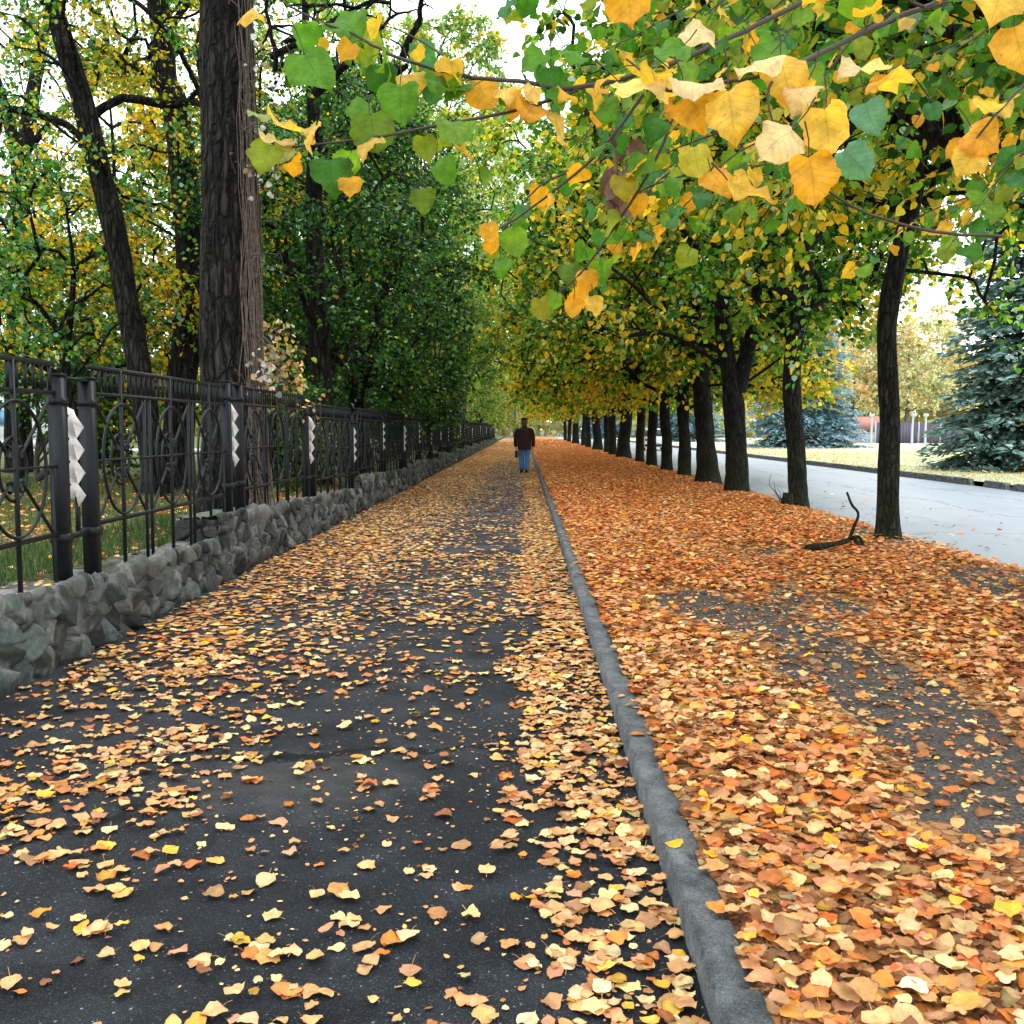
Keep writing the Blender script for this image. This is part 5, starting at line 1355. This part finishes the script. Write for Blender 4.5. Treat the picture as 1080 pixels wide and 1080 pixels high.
# ================================================================== beyond the lawns
M['panel_red'] = mat_plain('red_hoarding', lin(200, 140, 130), .6, var=.2, nscale=.5)  # red board, greyed to pink by haze painted into the colour
M['grey_wall'] = mat_plain('pale_grey_wall', lin(168, 172, 186), .9, var=.15, nscale=2)
M['dark_fence'] = mat_plain('dark_fence_paint', lin(92, 84, 104), .8, var=.2, nscale=1)
M['pole'] = mat_plain('pale_pole', lin(176, 186, 198), .7, var=.1)  # white posts greyed, with haze painted into the colour
M['plaster'] = mat_plain('pale_plaster', lin(226, 230, 232), .9, var=.08, nscale=1)
M['blue_glass'] = mat_plain('blue_window', lin(96, 140, 176), .2, var=.2, nscale=1)
A = P(914, 452, 100)
h = empty('hoarding', (A[0], 100, 0)); tag(h, 'coral red hoarding across the lawn left of the lone slim trunk', 'hoarding')
b = MB(); b.box((0, 0, 1.95), (2.6, .1, 1.3)); b.box((-.9, -.06, 2.2), (.5, .02, .5)); b.build('board', M['panel_red'], h)
for s in (-1.2, 0, 1.2):
    b = MB(); b.box((s, .12, 1.2), (.12, .12, 2.8)); b.build('post', M['pole'], h)
b = MB(); b.box((A[0], 99, .5), (9.5, .3, 1.0))
for k in range(10): b.box((A[0] - 4.5 + k, 98.86, .5), (.12, .06, 1.06))
b.box((A[0], 99, 1.04), (9.7, .4, .1))
tag(b.build('garden_wall', M['grey_wall']), 'low pale grey wall across the lawn in front of the coral hoarding', 'wall')
B = P(966, 452, 96); f = empty('board_fence', (B[0], 96, 0)); tag(f, 'dark purple grey board fence between the lone slim trunk and the big spruce', 'fence')
for k in range(4):
    b = MB()
    for q in range(7): b.box((-3.6 + k * 2.0 + q * .27, .01 * (q % 2), 1.0), (.255, .05, 2.0 + .03 * (q % 3)))
    b.build('panel', M['dark_fence'], f)
    b = MB(); b.box((-3.75 + k * 2.0, -.06, 1.05), (.1, .1, 2.1)); b.build('post', M['pole'], f)
for (px, Y, lb, bend) in ((919, 92, 'thin pale pole in front of the coral hoarding', 0), (962, 88, 'pale lamp post with a short head in front of the dark board fence', 1), (976, 90, 'pale pole just left of the big spruce boughs', 0)):
    c0 = P(px, 460, Y); o = empty('pole' if not bend else 'lamp_post', (c0[0], Y, 0)); tag(o, lb, 'pole')
    b = MB(); tube(b, smooth_path([(0, 0, 0), (0, 0, 1.3), (.05 * bend, 0, 2.5)], 8), np.linspace(.10, .075, 8), 10, cap=True); b.box((0, 0, .1), (.4, .4, .2)); b.build('shaft', M['pole'], o)
    b = MB(); loft(b, [(.1 * bend, 0, 2.45, .12, .12), (.14 * bend, 0, 2.6, .26, .2), (.14 * bend, 0, 2.75, .2, .16)], 12); b.build('head', M['pole'], o)
c0 = P(-4, 468, 74); hs = empty('house', (c0[0], 74, .1)); tag(hs, 'low white building with a bluish window beyond the park, seen through the fence', 'building')
b = MB(); b.box((-1.5, 3, 1.9), (9, 6, 3.8)); b.box((-1.5, -.05, .25), (9.1, .12, .5)); b.build('wall', M['plaster'], hs)
b = MB(); b.box((-1.5, 3, 3.9), (9.6, 6.6, .2)); b.build('roof', M['grey_wall'], hs)
for x in (-4.4, -1.6, 1.1):
    b = MB(); b.box((x, -.03, 2.15), (1.7, .1, 1.2)); fr = b.build('window', M['pole'], hs)
    b = MB(); b.box((x - .4, -.06, 2.15), (.72, .08, 1.04)); b.box((x + .4, -.06, 2.15), (.72, .08, 1.04)); b.build('pane', M['blue_glass'], fr)

# ================================================================== sky and light
world = bpy.data.worlds.new("World"); scene.world = world; world.use_nodes = True
nt = world.node_tree; nt.nodes.clear(); t = NT(nt)
SUN_EL, SUN_AZ = 48, 35      # azimuth measured from +Y towards +X
sky = t.n("ShaderNodeTexSky", sky_type='NISHITA'); sky.sun_disc = False; sky.sun_elevation = R(SUN_EL); sky.sun_rotation = R(SUN_AZ); sky.dust_density = 3; sky.air_density = 1.2
bg = t.n("ShaderNodeBackground"); t.l(sky.outputs[0], bg.inputs[0]); bg.inputs[1].default_value = .12
cl = t.n("ShaderNodeBackground"); tc = t.n("ShaderNodeTexCoord").outputs["Generated"]
cn = t.noise(tc, 2.2, 5)
t.l(t.ramp(cn, [(.3, (.80, .93, .98)), (.7, (1.0, 1.0, 1.0))]), cl.inputs[0]); cl.inputs[1].default_value = SKY_CLOUD = 3.2
mx = t.n("ShaderNodeMixShader"); t.l(t.ramp(cn, [(.25, (.55, .55, .55)), (.6, (.95, .95, .95))]), mx.inputs[0])
t.l(bg.outputs[0], mx.inputs[1]); t.l(cl.outputs[0], mx.inputs[2])
wo = t.n("ShaderNodeOutputWorld"); t.l(mx.outputs[0], wo.inputs[0])
sd = bpy.data.lights.new('sun', 'SUN'); sd.energy = 1.5; sd.angle = R(14); sd.color = (1, .95, .86)
so = bpy.data.objects.new('sun', sd); col.objects.link(so)
dirv = Vector((math.sin(R(SUN_AZ)) * math.cos(R(SUN_EL)), math.cos(R(SUN_AZ)) * math.cos(R(SUN_EL)), math.sin(R(SUN_EL))))
so.rotation_euler = dirv.to_track_quat('Z', 'Y').to_euler(); so.location = dirv * 60

scene.view_settings.view_transform = 'Standard'; scene.view_settings.look = 'None'; scene.view_settings.exposure = 0; scene.view_settings.gamma = 1
scene.render.engine = 'CYCLES'
cy = scene.cycles
cy.max_bounces = 4; cy.diffuse_bounces = 3; cy.glossy_bounces = 1; cy.transmission_bounces = 3; cy.transparent_max_bounces = 4
cy.caustics_reflective = False; cy.caustics_refractive = False
cy.use_adaptive_sampling = True; cy.adaptive_threshold = .02
